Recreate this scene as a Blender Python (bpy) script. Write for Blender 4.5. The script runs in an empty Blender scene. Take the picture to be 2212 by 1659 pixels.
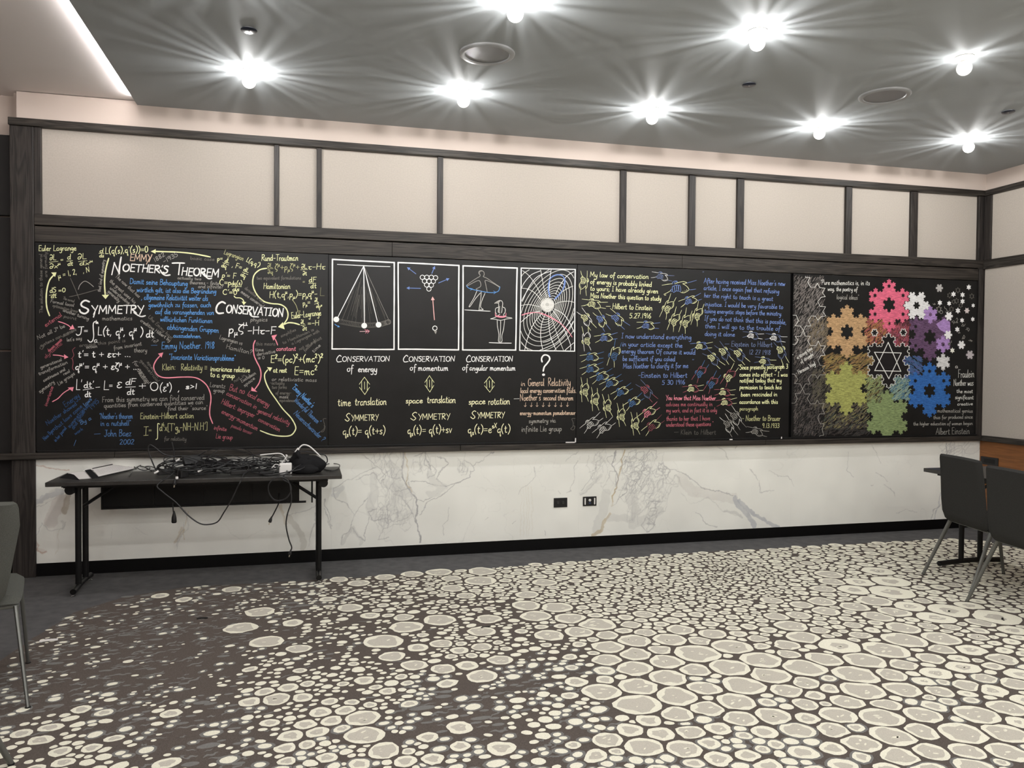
import bpy, bmesh, math, random
import numpy as np
from mathutils import Vector, Matrix
from mathutils.geometry import tessellate_polygon

S = bpy.context.scene
COL = S.collection

# ------------------------------------------------------------------ camera
FPX, YAW, PITCH, ROLL, DIST, WX, CH = 1717.775, 0.252069, -0.0221236, 0.0071533, 6.07828, 6.088, 1.47
_f = Vector((math.sin(YAW)*math.cos(PITCH), math.cos(YAW)*math.cos(PITCH), math.sin(PITCH)))
_r0 = _f.cross(Vector((0, 0, 1))).normalized()
_u0 = _r0.cross(_f)
_r = math.cos(ROLL)*_r0 + math.sin(ROLL)*_u0
_u = -math.sin(ROLL)*_r0 + math.cos(ROLL)*_u0
CAM = Vector((0, -DIST, CH))
cd = bpy.data.cameras.new('camera'); cam = bpy.data.objects.new('camera', cd); COL.objects.link(cam)
cam.matrix_world = Matrix(((_r.x, _u.x, -_f.x, CAM.x), (_r.y, _u.y, -_f.y, CAM.y), (_r.z, _u.z, -_f.z, CAM.z), (0, 0, 0, 1)))
cd.sensor_width = 36; cd.lens = FPX/2212*36; cd.clip_start = 0.05; cd.clip_end = 100
S.camera = cam

# ------------------------------------------------------------------ world, exposure
w = bpy.data.worlds.new('world'); S.world = w; w.use_nodes = True
w.node_tree.nodes['Background'].inputs[0].default_value = (1, .96, .92, 1)
w.node_tree.nodes['Background'].inputs[1].default_value = 0.05
S.view_settings.view_transform = 'Standard'; S.view_settings.look = 'None'
S.view_settings.gamma = 1; S.view_settings.use_curve_mapping = False
S.view_settings.exposure = 0.0
LAMP_W = 162.0          # each ceiling bulb
RAY_LO, RAY_HI = .09, .78
LAMP_GRID = dict(x0=-.35, dx=1.3433, y0=-.887, dy=-1.3457, z=3.235)

def ray(px, py):
    return _f + _r*((px-1106)/FPX) + _u*((829.5-py)/FPX)
def at(px, py, Y=0.0):                       # pixel of the photograph -> point of the vertical plane y = Y
    d = ray(px, py); t = (Y+DIST)/d.y
    return CAM + d*t
def atx(px, py, X):
    d = ray(px, py); return CAM + d*(X/d.x)
def atz(px, py, Z=0.0):
    d = ray(px, py); return CAM + d*((Z-CH)/d.z)

# ------------------------------------------------------------------ materials
MATS = {}
def mat(name, col, rough=.6, metal=0, noise=None, bump=None, spec=.5, emit=None, streak=None):
    """plain principled material; noise=(scale, amount), bump=(scale, strength), streak=(axis scales, amount)"""
    m = bpy.data.materials.new(name); m.use_nodes = True; nt = m.node_tree; n = nt.nodes; l = nt.links
    b = n['Principled BSDF']
    b.inputs['Base Color'].default_value = (*col, 1); b.inputs['Roughness'].default_value = rough
    b.inputs['Metallic'].default_value = metal; b.inputs['Specular IOR Level'].default_value = spec
    tc = None
    if noise or bump or streak:
        tc = n.new('ShaderNodeNewGeometry').outputs['Position']
    if noise or streak:
        mp = n.new('ShaderNodeMapping'); l.new(tc, mp.inputs[0])
        tx = n.new('ShaderNodeTexNoise'); tx.inputs['Detail'].default_value = 5
        if streak:
            mp.inputs['Scale'].default_value = streak[0]; tx.inputs['Scale'].default_value = 1; amt = streak[1]
            tx.inputs['Distortion'].default_value = .6
        else:
            tx.inputs['Scale'].default_value = noise[0]; amt = noise[1]
        l.new(mp.outputs[0], tx.inputs['Vector'])
        cr = n.new('ShaderNodeValToRGB'); l.new(tx.outputs['Fac'], cr.inputs[0])
        cr.color_ramp.elements[0].position = .3; cr.color_ramp.elements[1].position = .7
        cr.color_ramp.elements[0].color = (*[c*(1-amt) for c in col], 1)
        cr.color_ramp.elements[1].color = (*[min(1, c*(1+amt)) for c in col], 1)
        l.new(cr.outputs[0], b.inputs['Base Color'])
    if bump:
        t2 = n.new('ShaderNodeTexNoise'); t2.inputs['Scale'].default_value = bump[0]; t2.inputs['Detail'].default_value = 3
        l.new(tc, t2.inputs['Vector'])
        bp = n.new('ShaderNodeBump'); bp.inputs['Strength'].default_value = bump[1]; bp.inputs['Distance'].default_value = .002
        l.new(t2.outputs['Fac'], bp.inputs['Height']); l.new(bp.outputs[0], b.inputs['Normal'])
    if emit:
        b.inputs['Emission Color'].default_value = (*emit[0], 1); b.inputs['Emission Strength'].default_value = emit[1]
    MATS[name] = m; return m

def wood(name, c1, c2, axis=0, rough=.5):
    """oak with long grain along axis (0 = x, 2 = z)"""
    m = bpy.data.materials.new(name); m.use_nodes = True; nt = m.node_tree; n = nt.nodes; l = nt.links
    b = n['Principled BSDF']; b.inputs['Roughness'].default_value = rough; b.inputs['Specular IOR Level'].default_value = .35
    g = n.new('ShaderNodeNewGeometry').outputs['Position']
    def nz(sc, det, dist):
        mp = n.new('ShaderNodeMapping'); mp.inputs['Scale'].default_value = sc; l.new(g, mp.inputs[0])
        t = n.new('ShaderNodeTexNoise'); t.inputs['Scale'].default_value = 1; t.inputs['Detail'].default_value = det
        t.inputs['Distortion'].default_value = dist; l.new(mp.outputs[0], t.inputs['Vector']); return t.outputs['Fac']
    fine = {0: (3, 120, 170), 1: (120, 3, 170), 2: (150, 150, 3)}[axis]
    big = {0: (.7, 9, 15), 1: (9, .7, 15), 2: (12, 12, .7)}[axis]
    a = nz(fine, 4, .3); c = nz(big, 2, 1.5)
    wv = n.new('ShaderNodeMath'); wv.operation = 'MULTIPLY'; wv.inputs[1].default_value = 42; l.new(c, wv.inputs[0])
    sn = n.new('ShaderNodeMath'); sn.operation = 'SINE'; l.new(wv.outputs[0], sn.inputs[0])
    mx = n.new('ShaderNodeMath'); mx.operation = 'MULTIPLY_ADD'; mx.inputs[1].default_value = .16
    l.new(sn.outputs[0], mx.inputs[0]); l.new(a, mx.inputs[2])
    cr = n.new('ShaderNodeValToRGB'); l.new(mx.outputs[0], cr.inputs[0])
    cr.color_ramp.elements[0].position = .33; cr.color_ramp.elements[1].position = .72
    cr.color_ramp.elements[0].color = (*c1, 1); cr.color_ramp.elements[1].color = (*c2, 1)
    l.new(cr.outputs[0], b.inputs['Base Color'])
    bp = n.new('ShaderNodeBump'); bp.inputs['Strength'].default_value = .25; bp.inputs['Distance'].default_value = .0015
    l.new(mx.outputs[0], bp.inputs['Height']); l.new(bp.outputs[0], b.inputs['Normal'])
    MATS[name] = m; return m

wood('oak', (.012, .010, .008), (.046, .038, .032), 0)
wood('oak_side', (.013, .011, .009), (.050, .043, .037), 1)
wood('oak_upright', (.012, .010, .009), (.036, .030, .027), 2)
mat('cherry', (.20, .078, .024), .45, streak=((9, 5, 60), .22), spec=.3)
mat('fabric_panel', (.43, .39, .345), .9, noise=(90, .05), bump=(700, .25), spec=.2)
mat('plaster_pink', (.55, .47, .42), .85, bump=(60, .1), spec=.2)
mat('ceiling_grey', (.385, .41, .425), .75, bump=(40, .05), spec=.25)
mat('ceiling_pale', (.82, .77, .755), .85, spec=.2)
mat('partition', (.013, .012, .012), .6, spec=.3)
mat('base_black', (.003, .003, .0033), .5, spec=.15)
mat('carpet_border', (.100, .098, .100), .95, noise=(14, .15), bump=(900, .5), spec=.05)
mat('carpet_brown', (.104, .087, .077), .95, noise=(240, .25), bump=(900, .5), spec=.05)
mat('carpet_cream', (.81, .78, .655), .95, noise=(260, .12), bump=(900, .5), spec=.05)
mat('carpet_beige', (.53, .495, .43), .95, noise=(260, .12), bump=(900, .5), spec=.05)
mat('carpet_grey', (.185, .18, .172), .95, noise=(260, .15), bump=(900, .5), spec=.05)
mat('slate', (.0065, .0065, .0067), .36, noise=(5, .3), spec=.27)
mat('track_black', (.0025, .0025, .0025), .5, spec=.2)
mat('seam', (.55, .55, .50), .6)
mat('laminate', (.028, .026, .024), .32, noise=(30, .25), spec=.5)
mat('black_metal', (.004, .004, .0043), .42, metal=.0, spec=.28)
mat('black_plastic', (.009, .009, .010), .42, spec=.4)
mat('cable_black', (.014, .014, .015), .45, spec=.4)
mat('pouch', (.014, .014, .015), .9, bump=(400, .5), spec=.1)
mat('white_plastic', (.80, .79, .77), .35)
mat('paper', (.74, .71, .69), .8)
mat('ink', (.58, .56, .56), .8)
mat('brass', (.65, .60, .50), .3, metal=1)
mat('chair_fabric', (.036, .0355, .034), .95, noise=(500, .35), bump=(800, .6), spec=.08)
mat('chair_fabric_grey', (.085, .087, .078), .95, noise=(500, .25), bump=(800, .6), spec=.08)
mat('chair_leg', (.16, .165, .155), .38, metal=.7)
mat('speaker_rim', (.34, .35, .36), .4)
mat('speaker_grille', (.25, .26, .27), .4, metal=.3, bump=(600, .4))
mat('sprinkler', (.010, .014, .028), .3)
mat('chrome', (.8, .8, .8), .15, metal=1)
mat('socket_white', (.8, .78, .75), .5)
mat('blue_plug', (.02, .035, .09), .4)

# pattern of the carpet continued behind the viewpoint
m = mat('carpet_far', (.4, .37, .31), .95); nt = m.node_tree; n = nt.nodes; l = nt.links
vt = n.new('ShaderNodeTexVoronoi'); vt.feature = 'DISTANCE_TO_EDGE'; vt.inputs['Scale'].default_value = 7
g_ = n.new('ShaderNodeNewGeometry'); l.new(g_.outputs['Position'], vt.inputs['Vector'])
cr = n.new('ShaderNodeValToRGB'); cr.color_ramp.interpolation = 'CONSTANT'; l.new(vt.outputs[0], cr.inputs[0])
cr.color_ramp.elements[0].color = (.10, .083, .074, 1); cr.color_ramp.elements[1].position = .06; cr.color_ramp.elements[1].color = (.78, .74, .61, 1)
e_ = cr.color_ramp.elements.new(.2); e_.color = (.45, .415, .36, 1); l.new(cr.outputs[0], n['Principled BSDF'].inputs['Base Color'])
# bulb glass: lets its own light through and glows
m = bpy.data.materials.new('bulb_glass'); m.use_nodes = True; nt = m.node_tree; nt.nodes.clear()
o = nt.nodes.new('ShaderNodeOutputMaterial'); t = nt.nodes.new('ShaderNodeBsdfTransparent'); e = nt.nodes.new('ShaderNodeEmission')
e.inputs[0].default_value = (1, .97, .9, 1); e.inputs[1].default_value = 3.0
mx = nt.nodes.new('ShaderNodeMixShader'); mx.inputs[0].default_value = .6
nt.links.new(t.outputs[0], mx.inputs[1]); nt.links.new(e.outputs[0], mx.inputs[2]); nt.links.new(mx.outputs[0], o.inputs[0])
MATS['bulb_glass'] = m
m2 = m.copy(); m2.name = 'bulb_glass_clear'; MATS['bulb_glass_clear'] = m2
m2.node_tree.nodes['Mix Shader'].inputs[0].default_value = .2
mat('added_light_strip', (1, .95, .9), .5, emit=((1, .96, .94), 55))
mat('filament', (1, 1, 1), .5, emit=((1, .95, .85), 25))

# chalk: colour attribute, alpha = how densely the board is covered
m = bpy.data.materials.new('chalk'); m.use_nodes = True; nt = m.node_tree; n = nt.nodes; l = nt.links
b = n['Principled BSDF']; b.inputs['Roughness'].default_value = .85; b.inputs['Specular IOR Level'].default_value = .15
va = n.new('ShaderNodeVertexColor'); va.layer_name = 'Col'
geo = n.new('ShaderNodeNewGeometry').outputs['Position']
mp = n.new('ShaderNodeMapping'); mp.inputs['Rotation'].default_value = (0, math.radians(38), 0); mp.inputs['Scale'].default_value = (25, 1, 160)
l.new(geo, mp.inputs[0])
n1 = n.new('ShaderNodeTexNoise'); n1.inputs['Scale'].default_value = 1; n1.inputs['Detail'].default_value = 3; n1.inputs['Distortion'].default_value = .8
l.new(mp.outputs[0], n1.inputs['Vector'])
n2 = n.new('ShaderNodeTexNoise'); n2.inputs['Scale'].default_value = 420; n2.inputs['Detail'].default_value = 1; l.new(geo, n2.inputs['Vector'])
av = n.new('ShaderNodeMath'); av.operation = 'MULTIPLY_ADD'; av.inputs[1].default_value = .45; l.new(n2.outputs['Fac'], av.inputs[0])
hf = n.new('ShaderNodeMath'); hf.operation = 'MULTIPLY'; hf.inputs[1].default_value = .55; l.new(n1.outputs['Fac'], hf.inputs[0]); l.new(hf.outputs[0], av.inputs[2])
ad = n.new('ShaderNodeMath'); ad.operation = 'ADD'; l.new(av.outputs[0], ad.inputs[0]); l.new(va.outputs['Alpha'], ad.inputs[1])
mr = n.new('ShaderNodeMapRange'); mr.inputs['From Min'].default_value = .78; mr.inputs['From Max'].default_value = 1.28
l.new(ad.outputs[0], mr.inputs['Value'])
mx = n.new('ShaderNodeMix'); mx.data_type = 'RGBA'; mx.inputs[6].default_value = (.007, .007, .007, 1)
l.new(mr.outputs[0], mx.inputs[0]); l.new(va.outputs['Color'], mx.inputs[7]); l.new(mx.outputs[2], b.inputs['Base Color'])
MATS['chalk'] = m
# marble: veins carried by a colour attribute
m = bpy.data.materials.new('marble'); m.use_nodes = True; nt = m.node_tree; n = nt.nodes; l = nt.links
b = n['Principled BSDF']; b.inputs['Roughness'].default_value = .28; b.inputs['Specular IOR Level'].default_value = .4
va = n.new('ShaderNodeVertexColor'); va.layer_name = 'Col'; l.new(va.outputs['Color'], b.inputs['Base Color'])
MATS['marble'] = m

# ------------------------------------------------------------------ mesh helpers
class MB:
    def __init__(s): s.v = []; s.f = []; s.c = []
    def add(s, vs, fs, c=None):
        k = len(s.v); s.v += [tuple(v) for v in vs]; s.f += [tuple(i+k for i in f) for f in fs]
        if c is not None: s.c += [c]*len(vs)
        return s
    def box(s, x0, x1, y0, y1, z0, z1, M=None, bev=0):
        if bev:
            bm = bmesh.new(); bmesh.ops.create_cube(bm, size=1)
            for v in bm.verts: v.co = Vector(((x0+x1)/2+v.co.x*(x1-x0), (y0+y1)/2+v.co.y*(y1-y0), (z0+z1)/2+v.co.z*(z1-z0)))
            bmesh.ops.bevel(bm, geom=bm.edges[:], offset=bev, segments=2, affect='EDGES', profile=.5)
            bm.verts.index_update()
            vs = [v.co.copy() for v in bm.verts]; fs = [[v.index for v in f.verts] for f in bm.faces]; bm.free()
        else:
            vs = [Vector(p) for p in ((x0, y0, z0), (x1, y0, z0), (x1, y1, z0), (x0, y1, z0), (x0, y0, z1), (x1, y0, z1), (x1, y1, z1), (x0, y1, z1))]
            fs = [(0, 3, 2, 1), (4, 5, 6, 7), (0, 1, 5, 4), (1, 2, 6, 5), (2, 3, 7, 6), (3, 0, 4, 7)]
        if M: vs = [M @ v for v in vs]
        return s.add(vs, fs)
    def lathe(s, prof, n=24, M=None):
        vs = []; fs = []
        for r, z in prof:
            for i in range(n):
                a = 2*math.pi*i/n; vs.append(Vector((r*math.cos(a), r*math.sin(a), z)))
        for j in range(len(prof)-1):
            for i in range(n):
                a = j*n+i; b_ = j*n+(i+1) % n; fs.append((a, b_, b_+n, a+n))
        fs.append(tuple(range(n))[::-1]); fs.append(tuple(range((len(prof)-1)*n, len(prof)*n)))
        if M: vs = [M @ v for v in vs]
        return s.add(vs, fs)
    def tube(s, pts, r, n=6, sm=True, flat=None):
        pts = [Vector(p) for p in pts]
        if sm and len(pts) > 2: pts = crom3(pts, 5)
        rr = r if callable(r) else (lambda t: r)
        vs = []; fs = []; prev = None; N = len(pts)
        for i, p in enumerate(pts):
            t = (pts[min(i+1, N-1)]-pts[max(i-1, 0)])
            t = t.normalized() if t.length > 1e-9 else Vector((0, 0, 1))
            if prev is None:
                u_ = t.cross(Vector((0, 0, 1)));
                if u_.length < 1e-3: u_ = t.cross(Vector((0, 1, 0)))
            else: u_ = prev - t*prev.dot(t)
            if u_.length < 1e-6: u_ = t.orthogonal()
            u_.normalize(); prev = u_; v_ = t.cross(u_)
            R = rr(i/(N-1))
            for k in range(n):
                a = 2*math.pi*k/n; vs.append(p+u_*(R*math.cos(a))+v_*(R*math.sin(a)*(flat or 1)))
        for i in range(N-1):
            for k in range(n):
                a = i*n+k; b_ = i*n+(k+1) % n; fs.append((a, b_, b_+n, a+n))
        fs.append(tuple(range(n))[::-1]); fs.append(tuple(range((N-1)*n, N*n)))
        return s.add(vs, fs)
    def build(s, name, m, parent=None, smooth=False):
        me = bpy.data.meshes.new(name); me.from_pydata(s.v, [], s.f)
        if s.c:
            a = me.color_attributes.new('Col', 'FLOAT_COLOR', 'POINT')
            a.data.foreach_set('color', np.array(s.c, dtype=np.float32).ravel())
        me.materials.append(MATS[m])
        if smooth:
            me.polygons.foreach_set('use_smooth', [True]*len(me.polygons))
            try: me.set_sharp_from_angle(angle=math.radians(40))
            except Exception: pass
        me.update()
        ob = bpy.data.objects.new(name, me); COL.objects.link(ob)
        if parent: ob.parent = parent
        return ob

def crom3(pts, k):
    out = []; N = len(pts)
    for i in range(N-1):
        p0 = pts[max(i-1, 0)]; p1 = pts[i]; p2 = pts[i+1]; p3 = pts[min(i+2, N-1)]
        for j in range(k):
            t = j/k; t2 = t*t; t3 = t2*t
            out.append(.5*((2*p1)+(p2-p0)*t+(2*p0-5*p1+4*p2-p3)*t2+(3*p1-p0-3*p2+p3)*t3))
    out.append(pts[-1]); return out

def tag(o, label=None, cat=None, group=None, kind=None):
    if label: o['label'] = label
    if cat: o['category'] = cat
    if group: o['group'] = group
    if kind: o['kind'] = kind
    return o
def empty(name, loc, rz=0):
    o = bpy.data.objects.new(name, None); COL.objects.link(o); o.location = loc; o.rotation_euler = (0, 0, rz)
    o.empty_display_size = .1; return o
def copy_tree(o, parent=None):
    c = o.copy(); COL.objects.link(c)
    if parent: c.parent = parent
    for ch in list(o.children): copy_tree(ch, c)
    return c
# ================================================================== the room shell
CEIL, YB, XL = 3.30, -9.5, -4.5
# floor with the plain dark border carpet
floor = tag(MB().box(XL-.1, WX+.1, YB-.1, .2, -.1, 0).build('floor', 'carpet_border'), 'dark grey carpet floor with a patterned field', kind='structure')
ceiling = tag(MB().box(-1.153, WX+.1, YB-.1, .2, CEIL-.022, CEIL+.2).build('ceiling', 'ceiling_grey'), 'grey ceiling', kind='structure')
MB().box(XL-.1, -1.153, YB-.1, .2, CEIL+.008, CEIL+.2).build('pale_ceiling', 'ceiling_pale', ceiling)['label'] = 'pale pinkish ceiling left of the grey field'
MB().box(-1.158, -1.1535, YB, -.12, CEIL-.014, CEIL+.006).build('added_light_strip', 'added_light_strip', ceiling)['label'] = 'unseen light line added along the edge of the grey ceiling field'  # hidden strip, added for the glow on the pale ceiling
# back wall (the wall with the chalkboards): base body, strip of pink plaster at its top
wall_back = tag(MB().box(-1.94, WX+.1, .06, .2, 0, CEIL+.01).build('wall_back', 'plaster_pink'), 'wall that carries the chalkboards, pinkish plaster at its top', kind='structure')
MB().box(-1.905, WX, .0, .06, 3.121, CEIL+.004).build('plaster_band', 'plaster_pink', wall_back)
wall_left = tag(MB().box(XL-.1, XL, YB, .2, 0, CEIL+.01).build('wall_left', 'plaster_pink'), 'far left side wall', kind='structure')
wall_front = tag(MB().box(XL, WX, YB-.1, YB, 0, CEIL+.01).build('wall_front', 'plaster_pink'), 'wall behind the viewpoint', kind='structure')
# left stretch of the back wall: dark folding partition
wall_part = tag(MB().box(XL, -1.94, .14, .2, 0, CEIL+.01).build('wall_side', 'plaster_pink'), 'recessed wall left of the oak post', kind='structure')
for i, (x0, x1) in enumerate(((XL, -3.3), (-3.29, -2.52), (-2.51, -1.942))):
    for z0, z1 in ((.1, 1.55), (1.56, 2.47), (2.48, 3.03)):
        MB().box(x0, x1, .08, .14, z0, z1-.004, bev=.003).build('partition_panel', 'partition', wall_part)
MB().box(XL, -1.942, .05, .14, 0, .098).build('partition_plinth', 'base_black', wall_part)

# ---- cream fabric panels between the oak mullions
MX = [(-.236, -.201), (.065, .102), (.965, 1.008), (2.465, 2.518), (3.077, 3.135), (3.524, 3.588), (4.588, 4.65), (5.266, 5.34)]
xs = [-1.757]+[v for p in MX for v in p]+[6.006]
for i in range(0, len(xs), 2):
    MB().box(xs[i]-.004, xs[i+1]+.004, .022, .06, 2.484, 3.072).build('fabric_panel', 'fabric_panel', wall_back)
frame = tag(empty('trim_1', (0, 0, 0)), 'dark oak frame around the cream fabric panels', kind='structure')
for a, b_ in MX: MB().box(a, b_, -.004, .06, 2.484, 3.072, bev=.003).build('mullion', 'oak_upright', frame)
MB().box(-1.80, -1.757, -.006, .06, 2.484, 3.072, bev=.003).build('mullion', 'oak_upright', frame)
MB().box(-1.95, 6.088, -.028, .06, 3.072, 3.122, bev=.003).build('top_rail', 'oak', frame)
MB().box(-1.80, 6.07, -.012, .06, 2.411, 2.484, bev=.003).build('middle_rail', 'oak', frame)
MB().box(6.008, 6.088, -.008, .06, 2.40, 3.072, bev=.003).build('corner_post', 'oak_upright', frame)
MB().box(-1.945, -1.80, -.014, .10, .0, 3.071, bev=.004).build('left_post', 'oak_upright', frame)
fas = tag(empty('trim_2', (0, 0, 0)), 'dark oak fascia boards directly above the chalkboards', kind='structure')
for a, b_ in ((-1.80, .62), (.622, 3.02), (3.022, 6.02)):
    MB().box(a, b_, -.002, .06, 2.296, 2.403, bev=.0025).build('fascia_board', 'oak', fas)
MB().box(6.022, 6.086, -.008, .06, .81, 2.40, bev=.003).build('right_stile', 'oak_upright', fas)
# ---- ledge under the boards
led = tag(empty('trim_3', (0, 0, 0)), 'dark oak chalk ledge running under the chalkboards', kind='structure')
for a, b_ in ((-3.4, -1.3), (-1.298, 1.145), (1.147, 3.8), (3.802, 6.086)):
    MB().box(a, b_, -.045, .06, .812, .856, bev=.004).build('ledge_board', 'oak', led)
MB().box(-1.79, 6.03, -.012, .06, .856, .872, bev=.003).build('chalk_track', 'black_metal', led)
# ---- baseboard
tag(MB().box(-1.94, WX, .004, .06, 0, .0915, bev=.002).build('baseboard_back', 'base_black'), 'black baseboard under the marble', kind='structure')

# ---- right wall
wall_right = tag(MB().box(WX, WX+.1, YB, .2, 0, CEIL+.01).build('wall_right', 'plaster_pink'), 'right side wall', kind='structure')
for a, b_ in ((-.088, -1.5), (-1.56, -3.2), (-3.26, -4.4), (-4.46, -6.4), (-6.46, -9.5)):
    MB().box(WX-.012, WX+.0, b_, a, 2.484, 3.072).build('fabric_panel', 'fabric_panel', wall_right)
MB().box(WX-.012, WX, YB, -.02, .862, 2.40).build('fabric_panel', 'fabric_panel', wall_right)
fr = tag(empty('trim_4', (0, 0, 0)), 'dark oak rails on the right side wall', kind='structure')
MB().box(WX-.04, WX, YB, -.0285, 3.072, 3.122, bev=.003).build('top_rail', 'oak_side', fr)
MB().box(WX-.03, WX, YB, -.0125, 2.40, 2.484, bev=.003).build('middle_rail', 'oak_side', fr)
for a, b_ in ((-.009, -.088), (-1.5, -1.56), (-3.2, -3.26), (-4.4, -4.46), (-6.4, -6.46)):
    MB().box(WX-.028, WX, b_, a, 2.485, 3.071, bev=.003).build('mullion', 'oak_upright', fr)
MB().box(WX-.045, WX, YB, -.046, .812, .862, bev=.003).build('chair_rail', 'oak_side', fr)
for i in range(6):
    y1 = -.002-i*1.6
    MB().box(WX-.016, WX, y1-1.597, y1, .098, .811, bev=.002).build('wainscot_panel', 'cherry', wall_right)
tag(MB().box(WX-.02, WX, YB, -.003, 0, .097, bev=.002).build('baseboard_right', 'base_black'), 'black baseboard of the right wall', kind='structure')
t = tag(empty('wall_box', (WX-.016, -.118, .632)), 'dark metal wall box in the orange wood wainscot by the corner', 'box')
MB().box(-.008, 0, -.095, .095, -.036, .036, bev=.002).build('cover', 'black_plastic', t)
MB().box(-.010, -.008, -.06, .06, -.02, .02, bev=.001).build('flap', 'black_metal', t)

# ================================================================== marble dado: slabs with veins in a colour attribute
VEINS = [  # (width px, strength, colour, points in photo pixels)
 ]
def V(ox, oy, s, wd, st, col, pts): VEINS.append((wd/s, st, col, [(ox+x/s, oy+y/s) for x, y in pts]))
GR, GD, OC, RD, BG = (.54, .545, .53), (.36, .36, .37), (.53, .44, .28), (.52, .35, .28), (.43, .45, .49)
a = (700, 940, 3.16)
V(*a, 9, .9, GD, [(540,110),(545,180),(530,240),(535,300),(570,360),(600,400),(635,440),(630,530),(625,580),(640,650),(652,738)])
V(*a, 7, .8, OC, [(548,110),(575,240),(560,330),(600,380)])
V(*a, 60, .34, GR, [(450,200),(500,240),(490,330),(540,400),(580,400)])
V(*a, 55, .34, GR, [(330,280),(350,400),(310,480),(330,560),(420,560)])
V(*a, 45, .34, GR, [(720,260),(760,320),(820,350),(780,390),(720,400)])
V(*a, 60, .3, GR, [(420,330),(480,350),(520,400),(450,480),(520,560),(600,540)])
for p in ([(350,220),(250,260),(140,320),(60,360),(80,420),(150,480),(210,560)], [(260,140),(340,190),(420,280),(390,330),(330,260),(210,300)],
          [(620,150),(700,120),(690,200),(730,230),(700,160)], [(770,150),(820,160),(850,190),(780,250),(770,290),(830,350)],
          [(960,170),(1000,180),(1030,230),(1000,240),(1000,290),(940,310),(830,350)], [(1020,200),(1090,170),(1150,110)],
          [(1000,290),(900,330),(820,400),(740,440),(700,470),(650,550)], [(600,310),(700,320),(830,350)], [(620,440),(680,460),(740,420)],
          [(400,300),(450,400),(430,480),(440,560),(430,640)], [(300,430),(240,500),(200,560),(180,640),(130,680),(120,740)],
          [(200,630),(240,690),(270,730),(300,560)], [(480,400),(560,440),(590,520),(620,580)], [(350,500),(300,520),(330,590),(420,560),(480,600),(600,540)],
          [(440,700),(370,720),(400,640),(560,600)], [(0,500),(20,560),(48,640)], [(0,430),(50,620)]):
    V(*a, 5, .6, GD, p)
V(*a, 22, .45, GR, [(130,740),(160,670),(200,630),(240,690),(250,740)])
V(*a, 26, .35, BG, [(60,370),(120,360),(90,410),(60,400)])
for p in ([(1437,210),(1440,280),(1385,350),(1360,360),(1330,400)], [(1740,110),(1645,180)], [(1735,170),(1700,220),(1710,300),(1680,370),(1660,395)],
          [(1290,605),(1315,580)], [(845,490),(840,570),(815,620),(820,690)], [(1100,570),(1125,555)], [(1510,650),(1515,680)], [(1600,380),(1618,400)]):
    V(*a, 4, .5, GD, p)
for x in (1345, 1365, 1385, 1400, 1420): V(*a, 5, .14, OC, [(x, 350), (x+3, 520), (x, 690)])
for p in ([(1760,380),(1820,300),(1850,250),(1860,180),(1900,140)], [(1755,420),(1830,350),(1880,290)]): V(*a, 5, .6, GD, p)
V(*a, 30, .35, GR, [(1760,410),(1830,340),(1890,280)])
V(*a, 9, .9, OC, [(2055,100),(2030,170),(2020,230),(2000,330),(1990,390),(1960,460),(1965,490)])
V(*a, 8, .8, GD, [(1990,100),(1970,200),(2010,290),(1990,340)])
V(*a, 70, .38, GR, [(1930,400),(1900,520),(1860,640)])
V(*a, 22, .8, OC, [(1950,540),(1910,600),(1890,650),(1830,680)])
V(*a, 50, .4, GR, [(1950,570),(2050,560),(2100,580),(2130,440),(2100,390)])
V(*a, 5, .7, GD, [(1965,490),(2060,400),(2070,330),(2150,290),(2205,200)])
random.seed(5)
def shard(cx, cy, w_, h_, n_, s0, s1, ang=0, ox=a):          # dense broken patches of the brecciated zones
    for i in range(n_):
        x = cx+random.uniform(-w_, w_); y = cy+random.uniform(-h_, h_); r = random.uniform(s0, s1); k = random.randint(4, 6)
        a0 = random.uniform(0, 6.28); st = random.uniform(1., 2.6)
        pts = []
        for j in range(k+1 if random.random() < .55 else k-1):
            t_ = a0+j*2*math.pi/k; q = random.uniform(.7, 1.2)
            u_, v_ = r*math.cos(t_)*q, r*math.sin(t_)*q*st
            pts.append((x+u_*math.cos(ang)-v_*math.sin(ang), y+u_*math.sin(ang)+v_*math.cos(ang)))
        V(*ox, 4.5, random.uniform(.22, .55), random.choice((GR, GD, GD)), pts)
shard(470, 380, 130, 180, 26, 20, 60, .2); shard(420, 200, 70, 60, 8, 20, 45); shard(480, 580, 110, 60, 12, 14, 40)
shard(690, 200, 60, 60, 6, 20, 45); shard(980, 200, 50, 50, 7, 12, 30)
shard(1900, 240, 80, 110, 18, 15, 45, .2); shard(2120, 300, 90, 180, 22, 25, 65, .5)
c_ = (1300, 940, 2.425)
shard(230, 230, 110, 120, 34, 18, 50, .6, c_); shard(240, 420, 80, 60, 14, 14, 36, .6, c_); shard(330, 220, 60, 50, 10, 14, 34, 0, c_)
V(*c_, 55, .4, GR, [(150,340),(180,400),(160,470),(240,440),(300,400)])
V(*c_, 60, .26, (.52, .48, .46), [(420,230),(470,290),(560,310),(690,330)])
V(*c_, 5, .6, GD, [(300,170),(380,180),(470,230),(540,285),(620,290),(690,315)])
V(*c_, 4, .5, GR, [(420,300),(470,360),(560,330),(640,400),(720,430)])
V(*c_, 30, .85, BG, [(700,330),(720,370),(760,410),(800,470)])
V(*c_, 22, .8, BG, [(720,340),(770,390),(830,430),(880,465),(925,480)])
V(*c_, 14, .6, GR, [(650,400),(700,410),(730,430)])
V(*c_, 4, .6, GD, [(490,410),(510,415),(530,450),(560,470),(600,480)])
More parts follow.
